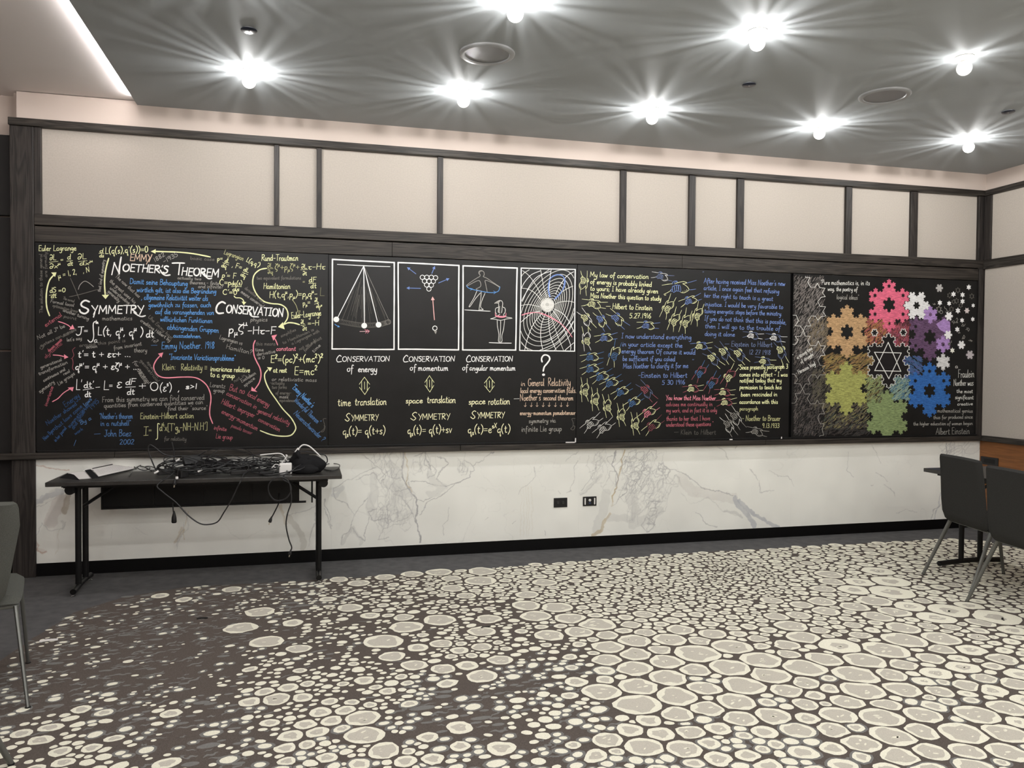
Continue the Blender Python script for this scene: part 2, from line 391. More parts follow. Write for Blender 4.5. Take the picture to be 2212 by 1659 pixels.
for p in ([(605,55),(640,80),(660,125)], [(700,70),(710,55)], [(880,190),(930,215),(975,215),(1005,270)], [(830,240),(830,300),(900,290)],
          [(1415,50),(1440,90),(1460,150)], [(1435,200),(1480,220),(1500,240)], [(1480,255),(1510,275),(1530,318)], [(1410,265),(1422,255)],
          [(1290,90),(1285,190),(1320,220)], [(780,180),(820,240)], [(1540,410),(1600,390),(1650,405)]): V(*c_, 4, .45, GD, p)
V(*c_, 6, .8, GD, [(1805,40),(1802,110)]); V(*c_, 8, .7, BG, [(1778,300),(1765,370),(1740,440)]); V(*c_, 5, .6, GD, [(1778,360),(1740,400),(1725,440)])
shard(1880, 80, 90, 30, 14, 12, 34, .8, c_); V(*c_, 40, .2, GR, [(1830,60),(1900,90),(1980,70)])
e_ = (60, 960, 5.92)
V(*e_, 9, .9, RD, [(78,275),(140,290),(185,280),(240,300),(350,315),(440,330),(530,335)])
V(*e_, 60, .6, BG, [(80,760),(170,720),(250,650),(350,610),(420,600)])
V(*e_, 5, .7, GD, [(78,800),(180,790),(260,730),(330,680),(430,620),(470,660)])
V(*e_, 130, .42, (.52, .44, .42), [(400,700),(350,850),(300,980)])
V(*e_, 60, .75, (.42, .36, .27), [(500,650),(480,750),(470,860)])
V(*e_, 8, .6, GD, [(200,1020),(280,1070),(380,1090),(440,1060),(480,990)])
V(*e_, 30, .6, GR, [(430,1080),(450,1020),(440,980)])
V(*e_, 14, .7, RD, [(85,1180),(110,1240),(150,1290),(130,1360),(200,1390),(240,1370)]); V(*e_, 50, .3, RD, [(150,1340),(200,1380)])
V(*e_, 6, .5, GD, [(200,1030),(160,1110),(120,1190)]); V(*e_, 6, .4, OC, [(380,1100),(370,1200),(400,1260),(360,1400)])
V(*e_, 20, .4, OC, [(1960,1060),(1940,1200),(1900,1260),(1960,1180),(1980,1100)]); V(*e_, 6, .45, GD, [(1990,1000),(1960,1150),(1930,1240),(1900,1400)])
V(*e_, 4, .3, GD, [(1360,1040),(1450,1100),(1520,1160)]); V(*e_, 4, .3, GD, [(1080,1080),(1060,1220)])
g_ = (380, 920, 4.1475)
V(*g_, 22, .45, OC, [(930,720),(960,800),(990,870)]); V(*g_, 45, .45, (.46, .44, .38), [(1010,810),(1080,900),(1130,980),(1130,1100)])
V(*g_, 8, .5, GD, [(1260,760),(1210,960),(1180,1080)]); V(*g_, 6, .5, GD, [(1270,700),(1180,760),(1010,800)])
V(*g_, 10, .5, GR, [(90,750),(110,900),(70,960),(20,1080)]); V(*g_, 6, .5, OC, [(120,760),(60,930),(90,1020)])

def vnoise(x, z, sc, seed):
    rng = np.random.default_rng(seed); G = rng.random((256, 256)).astype(np.float32)
    X = x*sc; Z = z*sc; xi = np.floor(X).astype(int); zi = np.floor(Z).astype(int); fx = X-xi; fz = Z-zi
    fx = fx*fx*(3-2*fx); fz = fz*fz*(3-2*fz)
    g = lambda i, j: G[(i) & 255, (j) & 255]
    return (g(xi, zi)*(1-fx)+g(xi+1, zi)*fx)*(1-fz)+(g(xi, zi+1)*(1-fx)+g(xi+1, zi+1)*fx)*fz
def fbm(x, z, sc, seed, o=3): return sum(vnoise(x, z, sc*2**k, seed+k)*.5**k for k in range(o))/sum(.5**k for k in range(o))
STEP = .0036
for (x0, x1) in ((-1.80, .176), (.1765, 2.1305), (2.131, 4.0795), (4.08, 6.086)):
    nx = int((x1-x0)/STEP); nz_ = int((.812-.0915)/STEP)
    gx, gz = np.meshgrid(np.linspace(x0, x1, nx), np.linspace(.0915, .813, nz_), indexing='ij')
    wx = gx+(fbm(gx+9, gz+3, 14, 1)-.5)*.036+(fbm(gx+9, gz+3, 60, 3)-.5)*.014; wz = gz+(fbm(gx+5, gz+8, 14, 2)-.5)*.036+(fbm(gx+5, gz+3, 60, 4)-.5)*.014
    base = np.array((.84, .845, .80), dtype=np.float32)
    col = np.ones(gx.shape+(3,), dtype=np.float32)*base
    cl = fbm(gx+3, gz+2, 3, 11)[..., None]; col *= (1-.05*np.clip((cl-.5)*4, -1, 1))
    for wd, st, vc, pts in VEINS:
        P = [at(px, py) for px, py in pts]
        hw = wd*.0042*.42
        mnx = min(p.x for p in P)-hw*2-.04; mxx = max(p.x for p in P)+hw*2+.04
        if mxx < x0 or mnx > x1: continue
        ii = np.where((gx[:, 0] >= mnx) & (gx[:, 0] <= mxx))[0]
        if not len(ii): continue
        sl = slice(ii[0], ii[-1]+1); X = wx[sl]; Z = wz[sl]; d2 = np.full(X.shape, 9., dtype=np.float32)
        for A, B in zip(P[:-1], P[1:]):
            ex, ez = B.x-A.x, B.z-A.z; L = ex*ex+ez*ez+1e-9
            t_ = np.clip(((X-A.x)*ex+(Z-A.z)*ez)/L, 0, 1)
            d2 = np.minimum(d2, (X-A.x-t_*ex)**2+(Z-A.z-t_*ez)**2)
        d_ = np.sqrt(d2); soft = .0019 if hw < .006 else .003
        m_ = np.clip((hw+soft-d_)/(soft*1.6), 0, 1)*st
        if hw > .008: m_ *= .72+.5*(fbm(X, Z, 22, 21)-.3)
        else: m_ *= np.clip(.5+1.6*(fbm(X, Z, 9, 31)-.25), .25, 1)
        m_ = np.clip(m_, 0, 1)[..., None]
        col[sl] = col[sl]*(1-m_)+np.array(vc, dtype=np.float32)*m_
    for k_, (sc, amt, sd) in enumerate(((2.2, .22, 51), (4.5, .16, 61))):       # faint natural hairline veins over the whole slab
        f_ = np.abs(fbm(wx+k_*7, wz, sc, sd, 4)-.5); m_ = np.clip(1-f_/.006, 0, 1)*amt*np.clip(fbm(gx, gz, 1.7, 71+k_)*3-1.3, 0, 1)
        col = col*(1-m_[..., None])+np.array(GD, dtype=np.float32)*m_[..., None]
    vs = np.stack([gx, np.zeros_like(gx), gz], -1).reshape(-1, 3)
    idx = np.arange(nx*nz_).reshape(nx, nz_)
    q = np.stack([idx[:-1, :-1], idx[1:, :-1], idx[1:, 1:], idx[:-1, 1:]], -1).reshape(-1, 4)
    # slab body behind the face
    nb = len(vs); vs = np.vstack([vs, [(x0, .06, .0915), (x1, .06, .0915), (x1, .06, .813), (x0, .06, .813)]])
    c4 = np.concatenate([np.concatenate([col.reshape(-1, 3), np.ones((nb, 1), np.float32)], 1), np.tile(np.array([[.75, .74, .7, 1]], np.float32), (4, 1))])
    me = bpy.data.meshes.new('marble_slab')
    me.vertices.add(len(vs)); me.vertices.foreach_set('co', vs.astype(np.float32).ravel())
    rest = [[idx[0, 0], nb, nb+1, idx[-1, 0]], [idx[0, -1], idx[-1, -1], nb+2, nb+3], [idx[0, 0], idx[0, -1], nb+3, nb], [idx[-1, 0], nb+1, nb+2, idx[-1, -1]]]
    q = np.vstack([q, rest])
    me.loops.add(len(q)*4); me.loops.foreach_set('vertex_index', q.astype(np.int32).ravel())
    me.polygons.add(len(q)); me.polygons.foreach_set('loop_start', np.arange(0, len(q)*4, 4, dtype=np.int32))
    try: me.polygons.foreach_set('loop_total', np.full(len(q), 4, dtype=np.int32))
    except Exception: pass
    me.update(calc_edges=True); me.validate()
    ca = me.color_attributes.new('Col', 'FLOAT_COLOR', 'POINT'); ca.data.foreach_set('color', c4.astype(np.float32).ravel())
    me.materials.append(MATS['marble'])
    ob = bpy.data.objects.new('marble_slab', me); COL.objects.link(ob); ob.parent = wall_back
# wall sockets on the marble
def plate(px0, py0, px1, py1, label):
    A = at(px0, py0); B = at(px1, py1); cx, cz = (A.x+B.x)/2, (A.z+B.z)/2
    t = tag(empty('wall_socket', (cx, -.0005, cz)), label, 'socket')
    MB().box(-abs(B.x-A.x)/2, abs(B.x-A.x)/2, -.006, 0, -.038, .038, bev=.002).build('cover_plate', 'black_plastic', t)
    return t
t = plate(1196, 1076, 1225, 1095, 'black duplex power socket on the marble, the left of the two')
for sx in (-.021, .021):
    M_ = Matrix.Translation((sx, -.006, 0)) @ Matrix.Rotation(math.pi/2, 4, 'X')
    s_ = MB().lathe([(.0145, 0), (.0145, .002), (.013, .003)], 20, M_).build('receptacle', 'cable_black', t)
    mm = MB()
    for sz in (-.005, .005): mm.box(sx-.006, sx+.004, -.0096, -.0088, sz-.0012, sz+.0012)
    mm.build('slot', 'chair_leg', s_)
t = plate(1259, 1073, 1288, 1092, 'black data outlet with white bars, right of the power socket')
for sx in (-.041, .041): MB().box(sx-.0055, sx+.0055, -.010, -.006, -.027, .027, bev=.002).build('white_bar', 'white_plastic', t)
r_ = MB().lathe([(.0105, 0), (.0105, .003), (.009, .004)], 20, Matrix.Translation((0, -.006, .009)) @ Matrix.Rotation(math.pi/2, 4, 'X')).build('round_port', 'white_plastic', t)
mm = MB(); mm.box(-.001, .001, -.0108, -.0098, .004, .014); mm.box(-.004, .004, -.0108, -.0098, .009, .011); mm.build('port_hole', 'black_plastic', r_)
MB().box(-.009, .009, -.008, -.006, -.022, -.007, bev=.001).build('blue_port', 'blue_plug', t)
# ================================================================== patterned carpet field: pebble cells woven in cream, beige and grey
random.seed(11)
edge = [(-1.60, -5.2), (-1.52, -2.6), (-1.46, -1.64), (-1.40, -1.3), (-1.33, -.93), (-1.12, -.66), (-.78, -.50), (.08, -.52), (1.45, -.46), (2.98, -.36), (4.70, -.36), (5.42, -.39), (5.60, -.52), (5.66, -.80), (5.70, -5.2)]
def inside(x, y):
    c = False; n_ = len(edge); j = n_-1
    for i in range(n_):
        xi, yi = edge[i]; xj, yj = edge[j]
        if (yi > y) != (yj > y) and x < (xj-xi)*(y-yi)/(yj-yi)+xi: c = not c
        j = i
    return c
field = MB()
bs = []
for (ax, ay), (bx, by) in zip(edge, edge[1:]+edge[:1]):
    k_ = max(1, int(math.hypot(bx-ax, by-ay)/.05))
    for i in range(k_):
        q_ = .006*math.sin(i*2.1)+.006*random.uniform(-1, 1)
        bs.append((ax+(bx-ax)*i/k_+q_, ay+(by-ay)*i/k_+q_, .0012))
field.add(bs, [tuple(range(len(bs)))])
tag(field.build('carpet_field', 'carpet_brown', floor), 'brown ground of the patterned carpet')
big = []
def bigs(ox, lst):
    for x, y, w_ in lst:
        p = atz(ox+x/2, 1150+y/2); dep = (p-CAM).dot(_f); big.append((p.x, p.y, w_/4/(FPX/dep)))
bigs(0, [(1125,345,110),(1040,415,110),(1155,475,115),(1290,503,85),(1510,327,95),(1552,220,85),(1465,205,70),(1665,195,75),(1780,182,75),(1900,175,95),(2085,170,110),(2075,210,125),(1950,200,80),(1955,243,95),(1900,380,120),(1755,410,125),(1655,472,145),(1695,537,95),(1790,575,100),(2085,622,115),(2080,430,105),(2115,375,95),(1910,483,90),(1805,500,75),(1985,512,80),(2080,497,85),(1915,593,90),(2160,552,95),(2020,577,80),(1195,722,110),(1080,735,80),(1145,690,70),(1245,672,75),(1305,715,80),(1385,780,90),(1495,770,80),(1570,803,135),(1430,815,80),(1320,832,85),(1570,878,150),(1255,880,90),(1370,865,80),(1660,947,130),(1235,935,80),(1325,920,70),(1985,845,95),(1850,887,80),(1750,990,90),(2165,935,110),(1930,655,70),(1675,688,65),(1575,640,80),(350,767,65),(395,935,75),(170,900,80),(90,872,70),(735,785,70),(720,1000,80),(1240,990,70),(795,292,60),(690,275,60),(1005,248,70),(1990,925,75),(1265,392,75),(1600,360,70),(1415,290,65),(1745,368,75),(2015,275,80)])
bigs(1106, [(65,270,95),(140,218,100),(62,317,115),(195,325,125),(105,362,120),(255,373,130),(365,398,150),(290,430,125),(160,445,115),(415,497,125),(530,468,125),(680,463,130),(410,445,90),(725,422,110),(535,527,120),(800,525,180),(950,495,155),(670,560,135),(530,590,140),(410,553,110),(1080,552,165),(940,585,165),(795,597,125),(670,627,145),(545,668,150),(275,648,90),(390,690,150),(830,675,130),(1005,663,165),(1115,620,160),(715,708,160),(545,745,175),(1260,585,165),(1350,550,140),(1185,685,125),(965,735,155),(850,762,135),(715,790,125),(590,815,100),(510,855,105),(640,872,105),(415,900,120),(990,805,135),(1125,795,140),(1415,492,165),(1520,553,155),(1485,615,165),(1615,510,170),(1515,687,165),(1450,735,130),(1410,790,140),(1595,800,170),(1615,745,115),(1775,790,140),(1265,652,105),(1270,745,100),(1275,807,90),(1085,865,100),(890,850,100),(775,865,110),(570,930,150),(745,940,140),(365,968,90),(1020,965,100),(890,980,110),(1510,915,140),(1390,855,120),(1385,935,95),(1645,880,160),(1760,860,130),(1675,970,135),(1810,950,120),(1950,870,180),(2130,870,165),(1975,950,130),(2130,950,150),(2010,790,165),(2140,760,140),(1845,690,100),(1970,665,110),(2070,685,110),(1950,585,120),(1830,610,120),(1700,467,165),(1855,460,150),(1980,508,110),(2120,550,110),(1695,575,105),(1855,505,100),(1835,370,140),(1720,322,125),(1890,340,165),(2085,368,180),(2165,425,110),(1640,260,170),(1635,213,145),(1580,168,120),(1500,215,115),(1480,250,125),(1570,298,130),(1385,215,100),(1370,182,110),(1355,342,110),(1475,322,110),(1580,365,115),(1650,345,115),(1690,415,130),(1345,245,95),(1340,300,110),(1250,315,90),(1205,405,125),(1260,455,130),(1140,365,95),(1240,360,95),(1120,295,90),(865,440,110),(810,470,90),(640,510,90),(570,355,90),(2035,390,110),(1975,318,105)])
# size field: (photo px, py) -> largest radius, smallest radius, share of the ground covered, grey haze
CTRL = [(1436,1235,.055,.02,.95,0),(1250,1250,.06,.02,.9,0),(1560,1240,.028,.012,.9,0),(1526,1275,.03,.014,.9,0),(1400,1290,.035,.014,.9,0),(1560,1320,.05,.018,.9,0),
 (1700,1200,.06,.02,.95,0),(1900,1190,.06,.02,.95,0),(2050,1190,.055,.02,.95,0),(2150,1240,.05,.02,.95,0),(1900,1300,.07,.03,.95,0),(2150,1330,.06,.028,.95,0),(1400,1380,.07,.03,.95,0),(1700,1400,.07,.03,.95,0),(1400,1450,.07,.03,.95,.2),
 (2100,1450,.08,.035,.97,.3),(1900,1450,.08,.032,.97,.3),(2100,1600,.08,.035,.97,.9),(1800,1600,.08,.035,.95,.8),(1500,1500,.07,.03,.95,.4),(1650,1650,.055,.022,.9,.7),(1400,1630,.055,.022,.9,.6),
 (1250,1560,.03,.015,.75,.5),(1180,1450,.028,.013,.6,.6),(1130,1380,.035,.014,.8,.1),(1050,1500,.025,.012,.42,.6),(980,1550,.03,.014,.5,.6),(1100,1600,.035,.015,.6,.5),
 (1000,1260,.045,.016,.85,0),(900,1260,.04,.014,.8,.1),(800,1250,.032,.012,.75,.2),(700,1290,.026,.012,.6,.3),(740,1340,.032,.013,.7,.1),(850,1300,.038,.014,.8,.1),(900,1350,.034,.014,.8,.1),
 (1000,1400,.036,.014,.85,.1),(850,1400,.030,.014,.65,.2),(700,1400,.026,.012,.5,.2),(550,1300,.020,.010,.6,.3),(400,1300,.022,.010,.35,.5),(250,1300,.022,.010,.35,.5),(300,1370,.018,.009,.3,.9),
 (200,1400,.020,.010,.4,.4),(400,1400,.016,.009,.12,.6),(450,1340,.016,.009,.2,.7),(430,1450,.014,.008,.06,.1),(250,1470,.018,.010,.22,.8),(100,1450,.022,.010,.35,.5),(350,1500,.015,.009,.45,.5),
 (480,1480,.022,.010,.4,.2),(550,1450,.030,.014,.7,.1),(600,1500,.038,.016,.85,.1),(700,1470,.034,.014,.8,.1),(750,1540,.036,.016,.85,.2),(600,1560,.034,.015,.8,.2),(480,1540,.022,.011,.45,.7),
 (400,1600,.020,.010,.35,.9),(480,1640,.026,.012,.5,.7),(300,1550,.024,.010,.35,.5),(150,1560,.040,.016,.8,.2),(200,1620,.042,.017,.85,.2),(60,1620,.038,.015,.8,.2),(60,1520,.024,.012,.4,.9),(650,1640,.040,.016,.85,.3),(850,1650,.045,.016,.85,.3)]
CW = np.array([[*(atz(px, py).xy), r1, r0, dn, g] for px, py, r1, r0, dn, g in CTRL])
def fld(x, y):
    d = ((CW[:, 0]-x)**2+((CW[:, 1]-y))**2+.004)**-1.6
    return (CW[:, 2:]*d[:, None]).sum(0)/d.sum()
cell = .12; grid = {}
P_ = []
def near(x, y, R):
    k_ = int(R/cell)+1; i0, j0 = int(math.floor(x/cell)), int(math.floor(y/cell))
    for i in range(i0-k_, i0+k_+1):
        for j in range(j0-k_, j0+k_+1):
            for q in grid.get((i, j), ()): yield q
def put(x, y, r, *more):
    grid.setdefault((int(math.floor(x/cell)), int(math.floor(y/cell))), []).append(len(P_)); P_.append((x, y, r)+more)
for x, y, r in big:
    if inside(x, y): put(x, y, r*1.2, 1., 0)
RMAX = .16
for stage, tries in ((1., 7000), (.72, 10500), (.5, 18500), (.32, 29000), (.2, 27000)):
    for _ in range(tries):
        x = random.uniform(-1.6, 5.7); y = -.37-random.random()*4.8
        if y < -5.15 or not inside(x, y): continue
        r1, r0, dn, g = fld(x, y)
        r = r1*stage*random.uniform(.85, 1.1)
        if r < r0: r = r0*random.uniform(.8, 1.1)
        if dn < .8 and random.random() > dn**1.7*.5 + (.0 if stage > .4 else .02): continue
        pk = 1.0 if dn > .8 else 1.15
        if all((P_[q][0]-x)**2+(P_[q][1]-y)**2 > ((P_[q][2]+r)*.90*pk)**2 for q in near(x, y, r+RMAX)): put(x, y, r, dn, g)
cream, beige, grey, fleck = MB(), MB(), MB(), MB()
A0 = np.linspace(0, 2*math.pi, 18, endpoint=False)
rng = np.random.default_rng(3)
for i, (x, y, r, dn, g) in enumerate(P_):
    gap = .0095 if r > .05 else (.007 if r > .03 else .0045)
    n_ = 18 if r > .04 else 12
    a_ = np.linspace(0, 2*math.pi, n_, endpoint=False)
    asp = 1.0 if r > .05 else rng.uniform(1.0, 1.5)                # small ones stretched along the weave
    th0 = rng.normal(.35, .35)
    rr = r*1.10/np.sqrt((np.cos(a_-th0)/asp)**2+(np.sin(a_-th0)*asp**.6)**2)
    for q in near(x, y, r+RMAX):
        if q == i: continue
        X, Y, R = P_[q][:3]; dx, dy = X-x, Y-y; d = math.hypot(dx, dy)
        if d > (r+R)*1.6: continue
        t = (d*d+r*r-R*R)/(2*d); c_ = np.cos(a_-math.atan2(dy, dx))
        lim = np.where(c_ > .05, t/np.maximum(c_, .05), 9)-gap
        rr = np.minimum(rr, np.maximum(lim, r*.35))
    rr = (np.roll(rr, 1)+2.2*rr+np.roll(rr, -1))/4.2
    rr *= 1+rng.normal(0, .035, n_)
    pts = [(x+rr[k]*math.cos(a_[k]), y+rr[k]*math.sin(a_[k])) for k in range(n_)]
    f_ = tuple(range(n_))
    if rng.random() < (g if g > .25 else 0) or (dn < .6 and rng.random() < .3):
        if dn < .6 and rng.random() < .5 and r < .03:                # plain grey streak instead of a cell
            grey.add([(x+(px-x)*1.5, y+(py-y)*.8, .0014+(i%97)*4e-6) for px, py in pts], [f_]); continue
        k = 1+.010/r; grey.add([(x+(px-x)*k, y+(py-y)*k, .0018+(i%97)*4e-6) for px, py in pts], [f_])
    cream.add([(px, py, .0024) for px, py in pts], [f_])
    if r > .034 or (r > .028 and rng.random() < .4):
        warm = x > 2.6 and rng.random() < min(.85, (x-2.6)*.6)      # cells towards the right are nearly all cream
        k0 = .76 if r > .06 else .56
        if warm: k0 *= .55
        ph = rng.uniform(0, 6.28, 3); m_ = 14
        aa = np.linspace(0, 2*math.pi, m_, endpoint=False)
        ri = np.interp(aa, np.append(a_, 2*math.pi), np.append(rr, rr[0]))
        sh = k0*(1+.13*np.sin(3*aa+ph[0])+.10*np.sin(5*aa+ph[1])+rng.normal(0, .04, m_))
        sh = np.minimum(sh, .86)
        beige.add([(x+ri[k]*sh[k]*math.cos(aa[k]), y+ri[k]*sh[k]*math.sin(aa[k]), .0028) for k in range(m_)], [tuple(range(m_))])
        for _ in range(rng.integers(1, 5) if r > .06 else (1 if rng.random() < .35 else 0)):
            fa = rng.uniform(0, 6.28); fr = rng.uniform(.1, .5)*k0*r; L = rng.uniform(.06, .2)*r; W = L*rng.uniform(.25, .5); ta = rng.uniform(-.5, 1.0)
            q_ = []
            for k in range(6):
                b_ = k*math.pi/3; u_, v_ = L*math.cos(b_), W*math.sin(b_)
                q_.append((x+fr*math.cos(fa)+u_*math.cos(ta)-v_*math.sin(ta), y+fr*math.sin(fa)+u_*math.sin(ta)+v_*math.cos(ta), .0032))
            fleck.add(q_, [tuple(range(6))])
# wavy grey streaks in the open brown areas
for _ in range(4200):
    x = random.uniform(-1.4, 2.2); y = random.uniform(-4.0, -.55)
    if not inside(x, y): continue
    r1, r0, dn, g = fld(x, y)
    if random.random() > g*(1.1-dn)*1.6: continue
    if any((P_[q][0]-x)**2+(P_[q][1]-y)**2 < (P_[q][2]*1.0+.010)**2 for q in near(x, y, .12)): continue
    L = random.uniform(.012, .045); W = random.uniform(.004, .009); ta = .35+random.gauss(0, .3); n_ = 7; up = []; dn_ = []; zz = .0014+(_%97)*4e-6
    for k in range(n_):
        u_ = -L+2*L*k/(n_-1); b_ = W*math.sin(k*1.7+x*40)*.8; h_ = W*math.sin(math.pi*(k+.5)/n_)
        up.append((x+u_*math.cos(ta)-(b_+h_)*math.sin(ta), y+u_*math.sin(ta)+(b_+h_)*math.cos(ta), zz))
        dn_.append((x+u_*math.cos(ta)-(b_-h_)*math.sin(ta), y+u_*math.sin(ta)+(b_-h_)*math.cos(ta), zz))
    grey.add(up+dn_[::-1], [(k, k+1, 2*n_-2-k, 2*n_-1-k) for k in range(n_-1)])
for mb, mt, nm, lb in ((grey, 'carpet_grey', 'grey_weave', 'grey shading between the carpet cells'), (cream, 'carpet_cream', 'cream_cells', 'cream pebble-shaped cells of the carpet'),
                   (beige, 'carpet_beige', 'beige_cores', 'beige cores of the larger carpet cells'), (fleck, 'carpet_cream', 'cream_flecks', 'small cream flecks inside the cores')):
    tag(mb.build(nm, mt, floor), lb, kind='stuff')
MB().add([(-1.55, -9.4, .002), (5.7, -9.4, .002), (5.7, -5.2, .002), (-1.55, -5.2, .002)], [(0, 1, 2, 3)]).build('carpet_field', 'carpet_far', floor)
# litter
def litter(name, label, px, py, cat, m_, L, W, H, ang, grp=None):
    p = atz(px, py); mb = MB()
    M_ = Matrix.Translation((p.x, p.y, .004)) @ Matrix.Rotation(ang, 4, 'Z')
    n_ = 6
    for k in range(n_):
        x0 = -L/2+L*k/n_; mb.box(x0, x0+L/n_+.0005, -W/2+.004*math.sin(k), W/2+.004*math.sin(k), 0+.0008*abs(math.sin(k*1.3)), H+.0008*abs(math.sin(k*1.3)), M_)
    tag(mb.build(name, m_), label, cat, grp)
litter('paper_scrap', 'small white paper scrap on the dark carpet edge by the left chair', 105, 1385.5, 'scrap', 'paper', .085, .03, .003, .2)
litter('black_bit', 'black bit of litter on the carpet below the middle of the chalk wall', 1049, 1356, 'litter', 'cable_black', .06, .006, .003, .3)
litter('cable_tie', 'thin dark bit on a big cream carpet cell right of centre', 2166, 1339, 'litter', 'cable_black', .05, .008, .003, 1.0)
litter('black_curl', 'black curl of litter on the brown carpet below the long table', 437, 1337, 'litter', 'cable_black', .06, .010, .004, .1)
# ================================================================== long folding table under the chalkboards (left)
def training_table(cx, cy, L, W, H, rz, label):
    """origin on the floor under the centre; long axis along local x"""
    t = tag(empty('training_table', (cx, cy, 0), rz), label, 'table')
    MB().box(-L/2, L/2, -W/2, W/2, H-.028, H, bev=.004).build('tabletop', 'laminate', t)
    r = MB(); r.box(-L/2+.09, L/2-.09, -W/2+.045, -W/2+.075, H-.045, H-.028); r.box(-L/2+.09, L/2-.09, W/2-.075, W/2-.045, H-.045, H-.028); r.build('apron_rail', 'black_metal', t)
    for s in (-1, 1):
        x = s*(L/2-.15)
        lg = empty('leg_frame', (x, 0, 0)); lg.parent = t
        for y in (-.085, .085):
            MB().tube([(0, y, .05), (0, y, H-.045)], .019, 12, False).build('post', 'black_metal', lg, True)
        MB().tube([(0, -W/2+.02, .034), (0, -W/2+.05, .036), (0, 0, .046), (0, W/2-.05, .036), (0, W/2-.02, .034)], .019, 10).build('foot_bar', 'black_metal', lg, True)
        g = MB()
        for y in (-W/2+.03, W/2-.03): g.lathe([(.006, .007), (.006, .018)], 10, Matrix.Translation((0, y, 0))); g.lathe([(.014, 0), (.014, .006), (.008, .009)], 12, Matrix.Translation((0, y, 0)))
        tag(g.build('glides', 'chrome', lg, True), kind='stuff')
        MB().tube([(-s*.01, 0, H-.19), (-s*.20, 0, H-.06)], .011, 8, False).build('brace', 'black_metal', lg, True)
        MB().lathe([(.03, -.16), (.03, .16)], 16, Matrix.Translation((s*.03, 0, H-.062)) @ Matrix.Rotation(math.pi/2, 4, 'X')).build('hinge_tube', 'black_metal', lg, True)
        MB().box(-.08, .06, -.15, .15, H-.045, H-.029).build('hinge_plate', 'black_metal', lg)
    return t
TH = .73
lt = training_table(-.672, -.378, 1.80, .46, TH, 0, 'long black folding table below the left chalkboard, heaped with cables')
mp_ = MB(); mp_.box(-.655, .615, .140, .144, TH-.232, TH-.045); 
for k in range(5): mp_.box(-.66+.318*k-.006, -.66+.318*k+.006, .128, .140, TH-.232, TH-.045)
mp_.box(-.665, .665, .125, .150, TH-.240, TH-.228)
mp_.build('modesty_panel', 'black_metal', lt)
for x in (.70, .735): MB().box(x, x+.012, .12, .14, TH-.24, TH-.04).build('panel_bracket', 'black_metal', lt)
rt = training_table(4.81, -1.95, 1.80, .60, .725, math.pi/2, 'black folding table at the right side wall, mostly hidden behind the two grey chairs')

